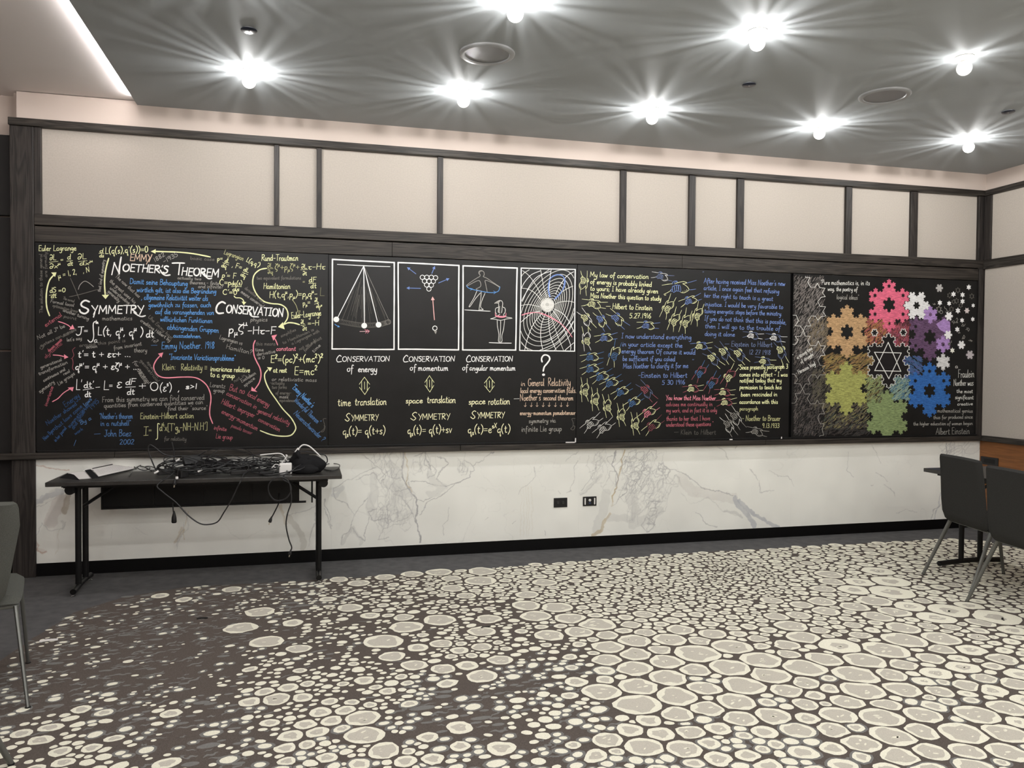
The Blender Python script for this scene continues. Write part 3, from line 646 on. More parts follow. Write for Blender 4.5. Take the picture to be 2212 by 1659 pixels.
# ================================================================== chairs
def make_chair(ox, oy, ang, label, fab, grp=None, low=1.):
    """origin on the floor under the seat, faces local +y"""
    c = tag(empty('upholstered_chair', (ox, oy, 0), ang), label, 'chair', grp)
    def shell(prof, hw, th, name):
        # prof: list of (y, z) centre line, hw: half widths; curved slightly across
        N = 16; rows = len(prof); up, lo = [], []
        for j, (y, z) in enumerate(prof):
            j0, j1 = max(j-1, 0), min(j+1, rows-1)
            ty, tz = prof[j1][0]-prof[j0][0], prof[j1][1]-prof[j0][1]; L = math.hypot(ty, tz); ny, nz = -tz/L, ty/L
            for i in range(N+1):
                s = -1+2*i/N; cv = hw[j][1]*(s*s)
                e_ = th*math.sqrt(max(0, 1-abs(s)**8))*math.sqrt(max(.02, 1-abs(2*j/(rows-1)-1)**14))
                x = s*hw[j][0]
                up.append((x, y+ny*(cv+e_/2), z+nz*(cv+e_/2))); lo.append((x, y+ny*(cv-e_/2), z+nz*(cv-e_/2)))
        n1 = len(up); fs = []; W_ = N+1
        for j in range(rows-1):
            for i in range(N):
                a = j*W_+i; fs.append((a, a+1, a+W_+1, a+W_)); fs.append((a+n1, a+W_+n1, a+W_+1+n1, a+1+n1))
        for j in range(rows-1):
            a = j*W_; fs.append((a, a+W_, a+W_+n1, a+n1)); a = j*W_+N; fs.append((a, a+n1, a+W_+n1, a+W_))
        for i in range(N):
            fs.append((i, i+n1, i+1+n1, i+1)); a = (rows-1)*W_+i; fs.append((a, a+1, a+1+n1, a+n1))
        return MB().add(up+lo, fs).build(name, fab, c, True)
    bk = [(-.190, .405), (-.197, .43), (-.203, .47), (-.208, .55), (-.212, .63), (-.216, .70), (-.222, .77), (-.230, .845), (-.233, .866), (-.235, .876)]
    bw = [(.215, 0), (.238, .002), (.250, .006), (.252, .009), (.249, .011), (.246, .012), (.242, .013), (.238, .013), (.232, .012), (.218, .010)]
    bw = [(a*(low+(1-low)*min(1, j/6)), b_) for j, (a, b_) in enumerate(bw)]
    shell(bk, bw, .042, 'backrest')
    st = [(-.185, .415), (-.16, .425), (-.08, .432), (.02, .436), (.12, .440), (.20, .438), (.235, .428), (.245, .418)]
    sw = [(.235, .0), (.245, .006), (.250, .010), (.252, .010), (.252, .008), (.248, .004), (.238, .0), (.222, .0)]
    shell(st, sw, .055, 'seat')
    fr = MB(); fr.box(-.235, .235, -.17, .20, .392, .408, bev=.004); fr.build('seat_frame', 'chair_leg', c)
    for s in (-1, 1):
        for (x0, y0, x1, y1) in ((.222, -.165, .268, -.33), (.235, .19, .262, .262)):
            top, bot = Vector((s*x0, y0, .400)), Vector((s*x1, y1, .004))
            lg = MB(); n_ = 6; ring = []
            d_ = (bot-top).normalized(); side = Vector((s, 0, 0)); fo = d_.cross(side).normalized(); side = fo.cross(d_).normalized()
            for k, (p, a_, b_) in enumerate(((top, .010, .0155), (top.lerp(bot, .5), .009, .013), (bot, .008, .011))):
                for q in range(8):
                    an = q*math.pi/4+.39; ring.append(p+side*(a_*math.cos(an))+fo*(b_*math.sin(an)))
            fs = [(k*8+q, k*8+(q+1) % 8, k*8+8+(q+1) % 8, k*8+8+q) for k in range(2) for q in range(8)]+[tuple(range(8))[::-1], tuple(range(16, 24))]
            o_ = lg.add(ring, fs).build('leg', 'chair_leg', c, True)
            MB().lathe([(.012, 0), (.012, .006)], 10, Matrix.Translation((s*x1, y1, 0))).build('glide', 'black_plastic', o_, True)
    return c
def face(dx, dy): return math.atan2(dy, dx)-math.pi/2
make_chair(4.546, -1.655, face(.98, -.20), 'dark grey upholstered chair at the right table, the one nearer the chalkboard wall', 'chair_fabric')
make_chair(4.325, -2.275, face(.985, -.17), 'dark grey upholstered chair at the right table, cut by the right picture edge', 'chair_fabric')
make_chair(-1.50, -2.075, face(-.28, .96), 'grey upholstered chair at the left picture edge, half in view', 'chair_fabric_grey', low=.62)
make_chair(-1.39, -3.09, face(-1, .05), 'grey chair in the lower left corner with only a leg in view', 'chair_fabric_grey')

# ================================================================== things on the long table
def plug(parent, p, d, s=1.0):
    """two-blade mains plug at p pointing along d, as a part with blades"""
    d = Vector(d).normalized(); q = d.to_track_quat('Z', 'Y').to_matrix().to_4x4(); M_ = Matrix.Translation(p) @ q
    b = MB().lathe([(.0045*s, -.034*s), (.008*s, -.022*s), (.0125*s, -.012*s), (.0135*s, 0), (.012*s, .003*s)], 12, M_ @ Matrix.Diagonal((1, .75, 1, 1))).build('plug', 'cable_black', parent, True)
    m_ = MB()
    for x in (-.0065*s, .0065*s): m_.box(x-.0008, x+.0008, -.003*s, .003*s, 0, .018*s, M_)
    m_.build('blade', 'brass', b)
def cable(name, label, pts, r=.0035, m_='cable_black', grp=None, n=6):
    return tag(MB().tube(pts, r, n).build(name, m_, None, True), label, 'cable', grp)
YF = -.635                                                            # just in front of the table edge
def F(pts, Y=YF): return [at(x, y, Y) for x, y in pts]
T_ = TH+.004
# hanging cables
c1 = cable('power_cable', 'black cable hanging in a deep U in front of the long table',
           [(-.83, -.45, TH+.05), (-.84, -.56, TH+.03)]+F([(340, 1047), (352, 1063), (380, 1085), (405, 1112), (430, 1130), (450, 1133), (470, 1127), (483, 1108), (500, 1080), (513, 1052), (518, 1043)])+[(-.40, -.56, TH+.02), (-.33, -.42, TH+.05)], .0045)
c2 = cable('power_cable', 'black cable looped in a ring at the table edge, its plug near the floor',
           [(-.10, -.50, TH+.01), (-.14, -.585, TH+.012)]+F([(611, 1035), (626, 1045), (628, 1062), (615, 1078), (595, 1081), (582, 1067), (580, 1048), (592, 1034), (608, 1031), (622, 1038), (628, 1060), (629, 1085), (621, 1110), (618, 1135), (624, 1165), (630, 1182), (627, 1192)]), .0045)
plug(c2, at(626, 1197, YF), (-.25, 0, -1))
c3 = cable('power_cable', 'short black cable with a two-pin plug hanging beside the looped cable',
           [(-.19, -.30, TH-.16), (-.19, -.36, TH-.21)]+F([(600, 1092), (592, 1108), (585, 1121)], -.40), .0045)
plug(c3, at(583, 1127, -.40), (-.35, 0, -1), 1.15)
c4 = cable('power_cable', 'thin black cable with a large dangling connector under the middle of the table',
           F([(373, 1086), (374, 1100), (375, 1110)], -.40), .004)
b_ = MB().lathe([(.004, .045), (.008, .03), (.0155, .0), (.017, -.03), (.013, -.036)], 12, Matrix.Translation(at(376, 1118, -.40))).build('connector', 'cable_black', c4, True)
c5 = cable('power_cable', 'black cable with a white collar and a plug dangling over the table front edge',
           [(-.71, -.40, TH+.07), (-.735, -.50, TH+.06)]+F([(388, 1010), (383, 1026), (381, 1032)]), .004)
MB().lathe([(.008, -.008), (.0095, 0), (.008, .008)], 12, Matrix.Translation(at(382, 1032, YF))).build('collar', 'white_plastic', c5, True)
plug(c5, at(377, 1046, YF), (-.12, 0, -1), 1.1)
# tall loops standing above the heap, against the board
cable('power_cable', 'black cable curling up tall at the left end of the heap',
      F([(378, 1038), (356, 1030), (340, 1020), (324, 985), (320, 968), (324, 961), (334, 966), (352, 980), (368, 985), (392, 986)], -.30), .0045)
cable('power_cable', 'black cable rising straight above the heap in front of the left chalkboard',
      F([(345, 1030), (365, 1028), (374, 1010), (376, 990), (375, 972), (371, 955)], -.30), .0045)
cable('power_cable', 'stiff black cable bundle lying diagonally up across the left of the heap',
      F([(338, 1012), (360, 1000), (390, 992), (420, 987), (444, 975)], -.28), .005)
cable('power_cable', 'thin black wire arching behind the white charger up to the pouch',
      F([(570, 1005), (590, 985), (610, 973), (630, 972), (645, 980)], -.26), .003)
# the heap: many cables lying over each other
random.seed(8)
for i in range(34):
    cx = random.uniform(-.84, -.17); cy = random.uniform(-.50, -.25); R = random.uniform(.05, .13); a0 = random.uniform(0, 6.28); turns = random.uniform(.8, 2.2)
    zc = T_+random.uniform(.005, .085)*(1-abs(cx+.50)/.6); pts = []; n_ = int(9*turns)+3; e_ = random.uniform(.5, 1)
    tilt = random.uniform(-.55, .55); tl2 = random.uniform(0, .8)
    for k in range(n_):
        a = a0+turns*2*math.pi*k/(n_-1); q = R*(1+.15*math.sin(a*1.7+i)); x = cx+q*math.cos(a)*1.35+.03*math.sin(k*1.1+i); y = cy+q*math.sin(a)*e_
        y = max(-.59, min(-.17, y)); z = max(T_+.002, zc+tilt*q*math.cos(a)*.35+tl2*q*(1+math.sin(a))*.4+.006*math.sin(k*2.3))
        pts.append((x, y, min(z, T_+.15)))
    c_ = cable('power_cable', 'black cable tangled in the heap on the long table', pts, random.choice((.0028, .0035, .0042)), grp='tangled cables on the long table')
def adapter(px, py, Y, sx, sy, sz, rz, rx, label):
    p = at(px, py, Y); p.z = max(p.z, TH+sz/2+.001)
    t = tag(empty('power_adapter', p), label, 'adapter'); t.rotation_euler = (rx, 0, rz)
    MB().box(-sx/2, sx/2, -sy/2, sy/2, -sz/2, sz/2, bev=.004).build('case', 'black_plastic', t)
    MB().tube([(sx/2-.002, 0, 0), (sx/2+.012, 0, 0)], .005, 8, False).build('strain_relief', 'cable_black', t, True)
adapter(515, 1020, -.52, .10, .05, .03, .1, 0, 'black power brick at the front right of the cable heap')
adapter(448, 1004, -.36, .13, .06, .05, -.5, .5, 'black power brick tilted in the middle of the cable heap')
adapter(415, 995, -.30, .12, .07, .035, .5, .9, 'black power brick standing at the upper left of the heap')
adapter(486, 1000, -.34, .12, .055, .035, -.9, .3, 'black power brick deep in the heap, right of the tilted one')
adapter(356, 1020, -.46, .09, .05, .032, .3, 0, 'black power brick low at the left front of the heap')
adapter(394, 1026, -.53, .06, .05, .045, .8, 0, 'small cubic black adapter behind the dangling plug')
adapter(575, 1022, -.54, .085, .05, .022, .0, 0, 'flat black adapter box beside the white charger')
for px, py, Y, lb in ((338, 1020, -.50, 'left'), (384, 994, -.30, 'upper left'), (432, 1017, -.50, 'lower middle')):
    p = at(px, py, Y); p.z = max(p.z, TH+.008)
    t = MB().tube([p+Vector((-.012, 0, -.006)), p, p+Vector((.012, .004, .008))], .007, 10).build('cable_end', 'white_plastic', None, True)
    tag(t, 'small white cable end at the '+lb+' of the heap', 'connector')
# white charger cube and its cables
p = at(616.5, 1013, -.545)
wc = tag(empty('usb_charger', (p.x, -.50, TH)), 'square white wall charger standing on the table right of the heap', 'charger')
MB().box(-.041, .041, -.027, .027, .001, .076, bev=.008).build('case', 'white_plastic', wc)
m_ = MB()
for x in (.006, .013): m_.box(x-.0022, x+.0022, -.0285, -.0268, .018, .030)
m_.build('port', 'chair_leg', wc)
cable('usb_cable', 'white cable running up from the charger and bending left over the heap', F([(612, 1006), (620, 1002), (617, 990), (606, 980), (580, 981), (562, 983)], -.40), .0042, 'white_plastic')
cable('usb_cable', 'white cable loop with a flat connector just left of the white charger', F([(592, 1018), (600, 1010), (612, 996), (620, 985), (617, 983)], -.44), .004, 'white_plastic')
cable('usb_cable', 'short white curl of cable lying left of the charger', F([(585, 1014), (590, 1008), (598, 1011), (604, 1006), (595, 1003), (588, 1010)], -.47), .003, 'white_plastic')
wcab = cable('usb_cable', 'white cable arching high over the black pouch', F([(640, 976), (646, 968), (655, 961), (668, 964), (682, 976), (692, 986)], -.33), .0052, 'white_plastic')
p = at(641, 974, -.33)
MB().box(-.009, .009, -.006, .006, -.022, .022, Matrix.Translation(p) @ Matrix.Rotation(.6, 4, 'Y'), .003).build('connector', 'white_plastic', wcab)
# black pouch: sagging open bag with folded flap
def blob(name, P0, rx, ry, rz_, f, parent):
    bm = bmesh.new(); bmesh.ops.create_icosphere(bm, subdivisions=4, radius=1)
    for v in bm.verts:
        n_ = v.co.copy(); k_ = f(n_); v.co = Vector((n_.x*rx*k_, n_.y*ry*k_, max(n_.z, -.75)*rz_*k_))
    bm.verts.index_update(); mb = MB().add([v.co+Vector(P0) for v in bm.verts], [[v.index for v in q.verts] for q in bm.faces]); bm.free()
    return mb.build(name, 'pouch', parent, True)
pp = atz(663, 1028, TH)
pou = tag(empty('fabric_pouch', (pp.x, -.42, TH)), 'black fabric pouch slumped open at the right end of the table', 'pouch')
blob('pouch_body', (0, 0, .055), .125, .075, .072, lambda n_: 1+.07*math.sin(5*n_.x+2)*math.cos(3*n_.z)+.05*math.sin(9*n_.y+4*n_.x)-.18*max(0, n_.z)*(1 if n_.x > .1 else 0), pou)
blob('folded_corner', (-.062, .0, .095), .052, .04, .062, lambda n_: 1-.35*max(0, n_.z)*abs(n_.x)*2, pou)
blob('front_pocket', (-.005, -.085, .028), .085, .035, .036, lambda n_: 1+.06*math.sin(6*n_.x), pou)
fl = MB(); vs = []; fs = []
for i in range(9):
    for j in range(5):
        u_, v_ = i/8, j/4; vs.append((-.115+.075*u_+.03*v_, -.03+.02*v_-.03*math.sin(u_*3), .06+.085*math.sin(u_*math.pi)*(1-.35*v_)+.006*math.sin(5*u_+3*v_)))
for i in range(8):
    for j in range(4): a = i*5+j; fs.append((a, a+5, a+6, a+1))
o_ = fl.add(vs, fs).build('flap', 'pouch', pou, True); md = o_.modifiers.new('s', 'SOLIDIFY'); md.thickness = .006
cable('usb_cable', 'thin black lead poking out of the top of the pouch', F([(663, 985), (672, 992), (684, 996), (690, 992)], -.40), .003)
cable('power_cable', 'thin black cable loop lying on the right end of the table behind the pouch',
      [atz(700, 1005, TH+.004), atz(715, 1001, TH+.004), atz(733, 1004, TH+.004), atz(730, 1013, TH+.004), atz(716, 1017, TH+.004), atz(700, 1013, TH+.004), atz(690, 1008, TH+.01)], .003)
cable('power_cable', 'black cable bunched behind the pouch at the ledge', F([(640, 985), (650, 975), (690, 980), (704, 985), (707, 997), (700, 1003)], -.25), .0045)
# papers: folded schedule boards and sheets
def sheet(name, label, cat, px, m_='paper', lift=.002, print_=False, fold=None):
    P = [atz(x, y, TH+h) for (x, y, h) in px]; vs = []; fs = []; N = 8
    for i in range(N+1):
        for j in range(N+1):
            u_, v_ = i/N, j/N
            q = P[0]*(1-u_)*(1-v_)+P[1]*u_*(1-v_)+P[2]*u_*v_+P[3]*(1-u_)*v_
            vs.append((q.x, q.y, q.z+lift*math.sin(u_*2.2)*math.sin(v_*2)))
    for i in range(N):
        for j in range(N): a = i*(N+1)+j; fs.append((a, a+N+1, a+N+2, a+1))
    o = MB().add(vs, fs).build(name, m_, None); md = o.modifiers.new('s', 'SOLIDIFY'); md.thickness = .0012
    tag(o, label, cat)
    if print_:
        mm = MB()
        for r_ in range(5):
            for c_ in range(16):
                if random.random() < .25: continue
                u0 = .08+c_*.054; v0 = .18+r_*.14; qs = []
                for (du, dv) in ((0, 0), (.036, 0), (.036, .035), (0, .035)):
                    u_, v_ = u0+du, v0+dv; q = P[0]*(1-u_)*(1-v_)+P[1]*u_*(1-v_)+P[2]*u_*v_+P[3]*(1-u_)*v_
                    qs.append((q.x, q.y, q.z+lift*math.sin(u_*2.2)*math.sin(v_*2)+.0018))
                mm.add(qs, [(0, 1, 2, 3)])
        mm.build('print', 'ink', o)
    return o
random.seed(2)
sheet('paper_sign', 'long white printed sign leaning in a black frame at the left end of the table', 'paper', [(208, 1030, .0), (284, 1008, .0), (299, 1013, .06), (216, 1028, .055)][:0] or [(213, 1029, .006), (293, 1011, .006), (281, 997, .03), (200, 1014, .03)], print_=True)
sheet('paper_sign', 'small white folded card in front of the long sign', 'paper', [(171, 1035, .004), (199, 1033, .004), (186, 1019, .022), (147, 1022, .022)])
sheet('paper_sheet', 'white sheet lying behind the long sign', 'paper', [(178, 1018, .004), (240, 1008, .004), (238, 1003, .012), (186, 1012, .012)])
sheet('paper_sheet', 'white sheet end sticking out under the cables right of the long sign', 'paper', [(285, 1010, .004), (305, 1008, .004), (308, 998, .03), (288, 1000, .03)])
fr_ = MB()
def bar(p, q, r): fr_.tube([p, q], r, 6, False)
bar(atz(200, 1012, TH+.034), atz(281, 995, TH+.034), .003); bar(atz(214, 1031, TH+.004), atz(294, 1013, TH+.004), .003)
bar(atz(281, 996, TH+.032), atz(294, 1013, TH+.006), .004)
tag(fr_.build('sign_frame', 'black_plastic', None, True), 'thin black frame around the long printed sign', 'frame')
sheet('cloth_strip', 'black cloth strip lying between the folded card and the long sign', 'cloth', [(199, 1034, .008), (214, 1032, .008), (196, 1014, .035), (183, 1016, .030)], 'pouch')
sheet('cloth_strip', 'black cloth corner under the folded card at the left end', 'cloth', [(128, 1032, .002), (172, 1037, .003), (160, 1026, .02), (146, 1022, .02)], 'pouch')
cable('ribbon_cable', 'flat pale ribbon strip drooping from the cables right of the sign', [atz(278, 1028, TH+.004), atz(284, 1018, TH+.01), atz(295, 1010, TH+.02), atz(304, 1005, TH+.03)], .004, 'chair_leg')
for k, (x0, lb) in enumerate(((300, 'left'), (318, 'middle'))):
    cable('power_cable', 'thin black cable coiled at the '+lb+' between the sign and the heap',
      [atz(x0-8, 1006, T_+.01), atz(x0, 1001, T_+.02), atz(x0+14, 1004, T_+.008), atz(x0+24, 1011, T_), atz(x0+14, 1016, T_), atz(x0+2, 1014, T_), atz(x0-4, 1008, T_+.01), atz(x0+10, 1008, T_+.012), atz(x0+28, 1018, T_)], .0032)
# chalk on the ledge
def chalk_bit(px, py, L, m_, label, up=False):
    p = at(px, py, -.025); p.z = .857
    o = MB().tube([(p.x, -.025, p.z+.006), (p.x+(0 if up else L), -.027, p.z+.006+(L if up else 0))], .005, 8, False).build('chalk_stick', m_, None, True)
    tag(o, label, 'chalk')
chalk_bit(1243, 950, .035, 'white_plastic', 'short white chalk stub standing on the ledge at the second board joint', True)
chalk_bit(1222, 952, .075, 'paper', 'long pale chalk stick lying on the ledge near the second board joint')
chalk_bit(1576, 950, .025, 'paper', 'white chalk stub on the ledge below the third board')
chalk_bit(1688, 948, .016, 'paper', 'tiny chalk stub on the ledge at the right end of the third board', True)

# ================================================================== ceiling fittings
G = LAMP_GRID
def globe(mb, R): return mb.lathe([(R*math.sin(a), -R*math.cos(a)) for a in [math.pi*(.04+.80*k/12) for k in range(13)]], 24)
row = {0: ['first', 'second', 'third', 'fourth', 'fifth'], }
n_l = 0
for j in range(0, 7):
    for i in range(-1, 5):
        if i == -1 and j < 1: continue  # leftmost column: unseen bulbs added to brighten the pale ceiling
        x, y = G['x0']+i*G['dx'], G['y0']+j*G['dy']
        if j == 0: lab = 'lit ceiling bulb, '+['first', 'second', 'third', 'fourth', 'fifth'][i]+' from the left in the row nearest the chalkboards'
        elif j == 1 and i in (1, 2): lab = 'lit ceiling bulb, '+{1: 'cut by the top picture edge', 2: 'between the top edge bulb and the dim clear one'}[i]
        elif j == 1 and i == 3: lab = 'dimmer clear globe bulb on the ceiling at the upper right'
        else: lab = None
        dim = (i == 3 and j == 1)
        t = empty('ceiling_bulb', (x, y, CEIL-.022)); tag(t, lab or 'lit globe bulb on the ceiling, unseen, outside the view', 'lamp', None if lab else 'ceiling bulbs out of view')
        MB().lathe([(.052, 0), (.052, -.004), (.030, -.008), (.019, -.022), (.019, -.030)][::-1], 20).build('socket', 'white_plastic', t, True)
        gl = globe(MB(), .042).build('globe', 'bulb_glass_clear' if dim else 'bulb_glass', t, True); gl.location = (0, 0, -.064)
        ft = MB().lathe([(.004, -.016), (.013, -.010), (.014, .010), (.005, .018)], 12).build('filament', 'filament', t, True); ft.location = (0, 0, -.062)
        ld = bpy.data.lights.new('bulb_light', 'POINT'); ld.energy = LAMP_W*(.14 if dim else (.5 if i < 0 else 1)); ld.shadow_soft_size = .018; ld.color = (1, .985, .962)
        ld.use_nodes = True; nt = ld.node_tree; n = nt.nodes; l = nt.links; em = n['Emission']
        # rays around the bulb are put in by noise: strength varies around the vertical axis
        tc = n.new('ShaderNodeTexCoord'); sp = n.new('ShaderNodeSeparateXYZ'); l.new(tc.outputs['Normal'], sp.inputs[0])
        cb = n.new('ShaderNodeCombineXYZ'); l.new(sp.outputs[0], cb.inputs[0]); l.new(sp.outputs[1], cb.inputs[1])
        nm = n.new('ShaderNodeVectorMath'); nm.operation = 'NORMALIZE'; l.new(cb.outputs[0], nm.inputs[0])
        nz = n.new('ShaderNodeTexNoise'); nz.noise_dimensions = '4D'; nz.inputs['Scale'].default_value = 7.5; nz.inputs['Detail'].default_value = 3; nz.inputs['W'].default_value = i*3.1+j*7.7
        l.new(nm.outputs[0], nz.inputs['Vector'])
        mr = n.new('ShaderNodeMapRange'); mr.inputs['From Min'].default_value = .43; mr.inputs['From Max'].default_value = .62
        mr.inputs['To Min'].default_value = RAY_LO; mr.inputs['To Max'].default_value = RAY_HI; l.new(nz.outputs[0], mr.inputs[0])
        # only the light that goes up to the ceiling is broken up
        m2_ = n.new('ShaderNodeMapRange'); m2_.inputs['From Min'].default_value = -.03; m2_.inputs['From Max'].default_value = .02; l.new(sp.outputs[2], m2_.inputs[0])
        mxx = n.new('ShaderNodeMix'); mxx.data_type = 'FLOAT'; l.new(m2_.outputs[0], mxx.inputs[0]); l.new(mr.outputs[0], mxx.inputs[3]); mxx.inputs[2].default_value = 1
        l.new(mxx.outputs[0], em.inputs['Strength'])
        lo = bpy.data.objects.new('bulb_light', ld); COL.objects.link(lo); lo.parent = t; lo.location = (0, 0, -.066)
for (x, y), lab in (((1.004, -1.546), 'round ceiling loudspeaker with shiny grille, left of centre'), ((3.691, -1.561), 'round ceiling loudspeaker with matt grille, upper right')):
    t = tag(empty('ceiling_speaker', (x, y, CEIL-.022)), lab, 'speaker')
    MB().lathe([(.128, -.006), (.131, -.012), (.150, -.014), (.160, -.008), (.162, 0)], 48).build('rim', 'speaker_rim', t, True)
    MB().lathe([(.0, -.004), (.05, -.004), (.10, -.005), (.128, -.0065)], 40).build('grille', 'speaker_grille', t, True)
for (x, y), lab in (((-.307, -1.53), 'dark round sprinkler cover on the ceiling above the left chalkboard'), ((2.719, -1.512), 'dark round sprinkler cover on the ceiling right of centre'), ((4.738, -1.521), 'thin dark sprinkler cover on the ceiling at the far right')):
    t = tag(empty('sprinkler_cover', (x, y, CEIL-.022)), lab, 'sprinkler')
    MB().lathe([(.034, 0), (.034, -.006)][::-1], 20).build('collar', 'speaker_rim', t, True)
    MB().lathe([(.0, -.011), (.040, -.011), (.043, -.009), (.043, -.006)], 28).build('cover_disc', 'sprinkler', t, True)
    MB().lathe([(.004, -.014), (.004, -.011)], 8).build('stem', 'chrome', t, True)
# ================================================================== the four sliding chalkboards
boards = {}
for k, x0, x1, y in (('A', -1.797, .150, -.006), ('B', .152, 2.1015, .004), ('C', 2.1045, 4.050, .004), ('D', 4.078, 6.020, .004)):
    t = tag(empty('chalkboard', (0, 0, 0)), {'A': 'leftmost chalkboard, covered with symmetry and conservation equations around the white title',
        'B': 'second chalkboard from the left, with four white framed drawings', 'C': 'third chalkboard from the left, with many clasped hands and quotes',
        'D': 'rightmost chalkboard, with bright coloured snowflakes'}[k], 'chalkboard', 'sliding chalkboards')
    MB().box(x0, x1, y, y+.02, .866, 2.292, bev=.0015).build('slate_panel', 'slate', t)
    boards[k] = (t, y)
tag(MB().box(-1.80, 6.03, .030, .06, .856, 2.30).build('trim_5', 'track_black'), 'black recess behind the sliding chalkboards', kind='structure')

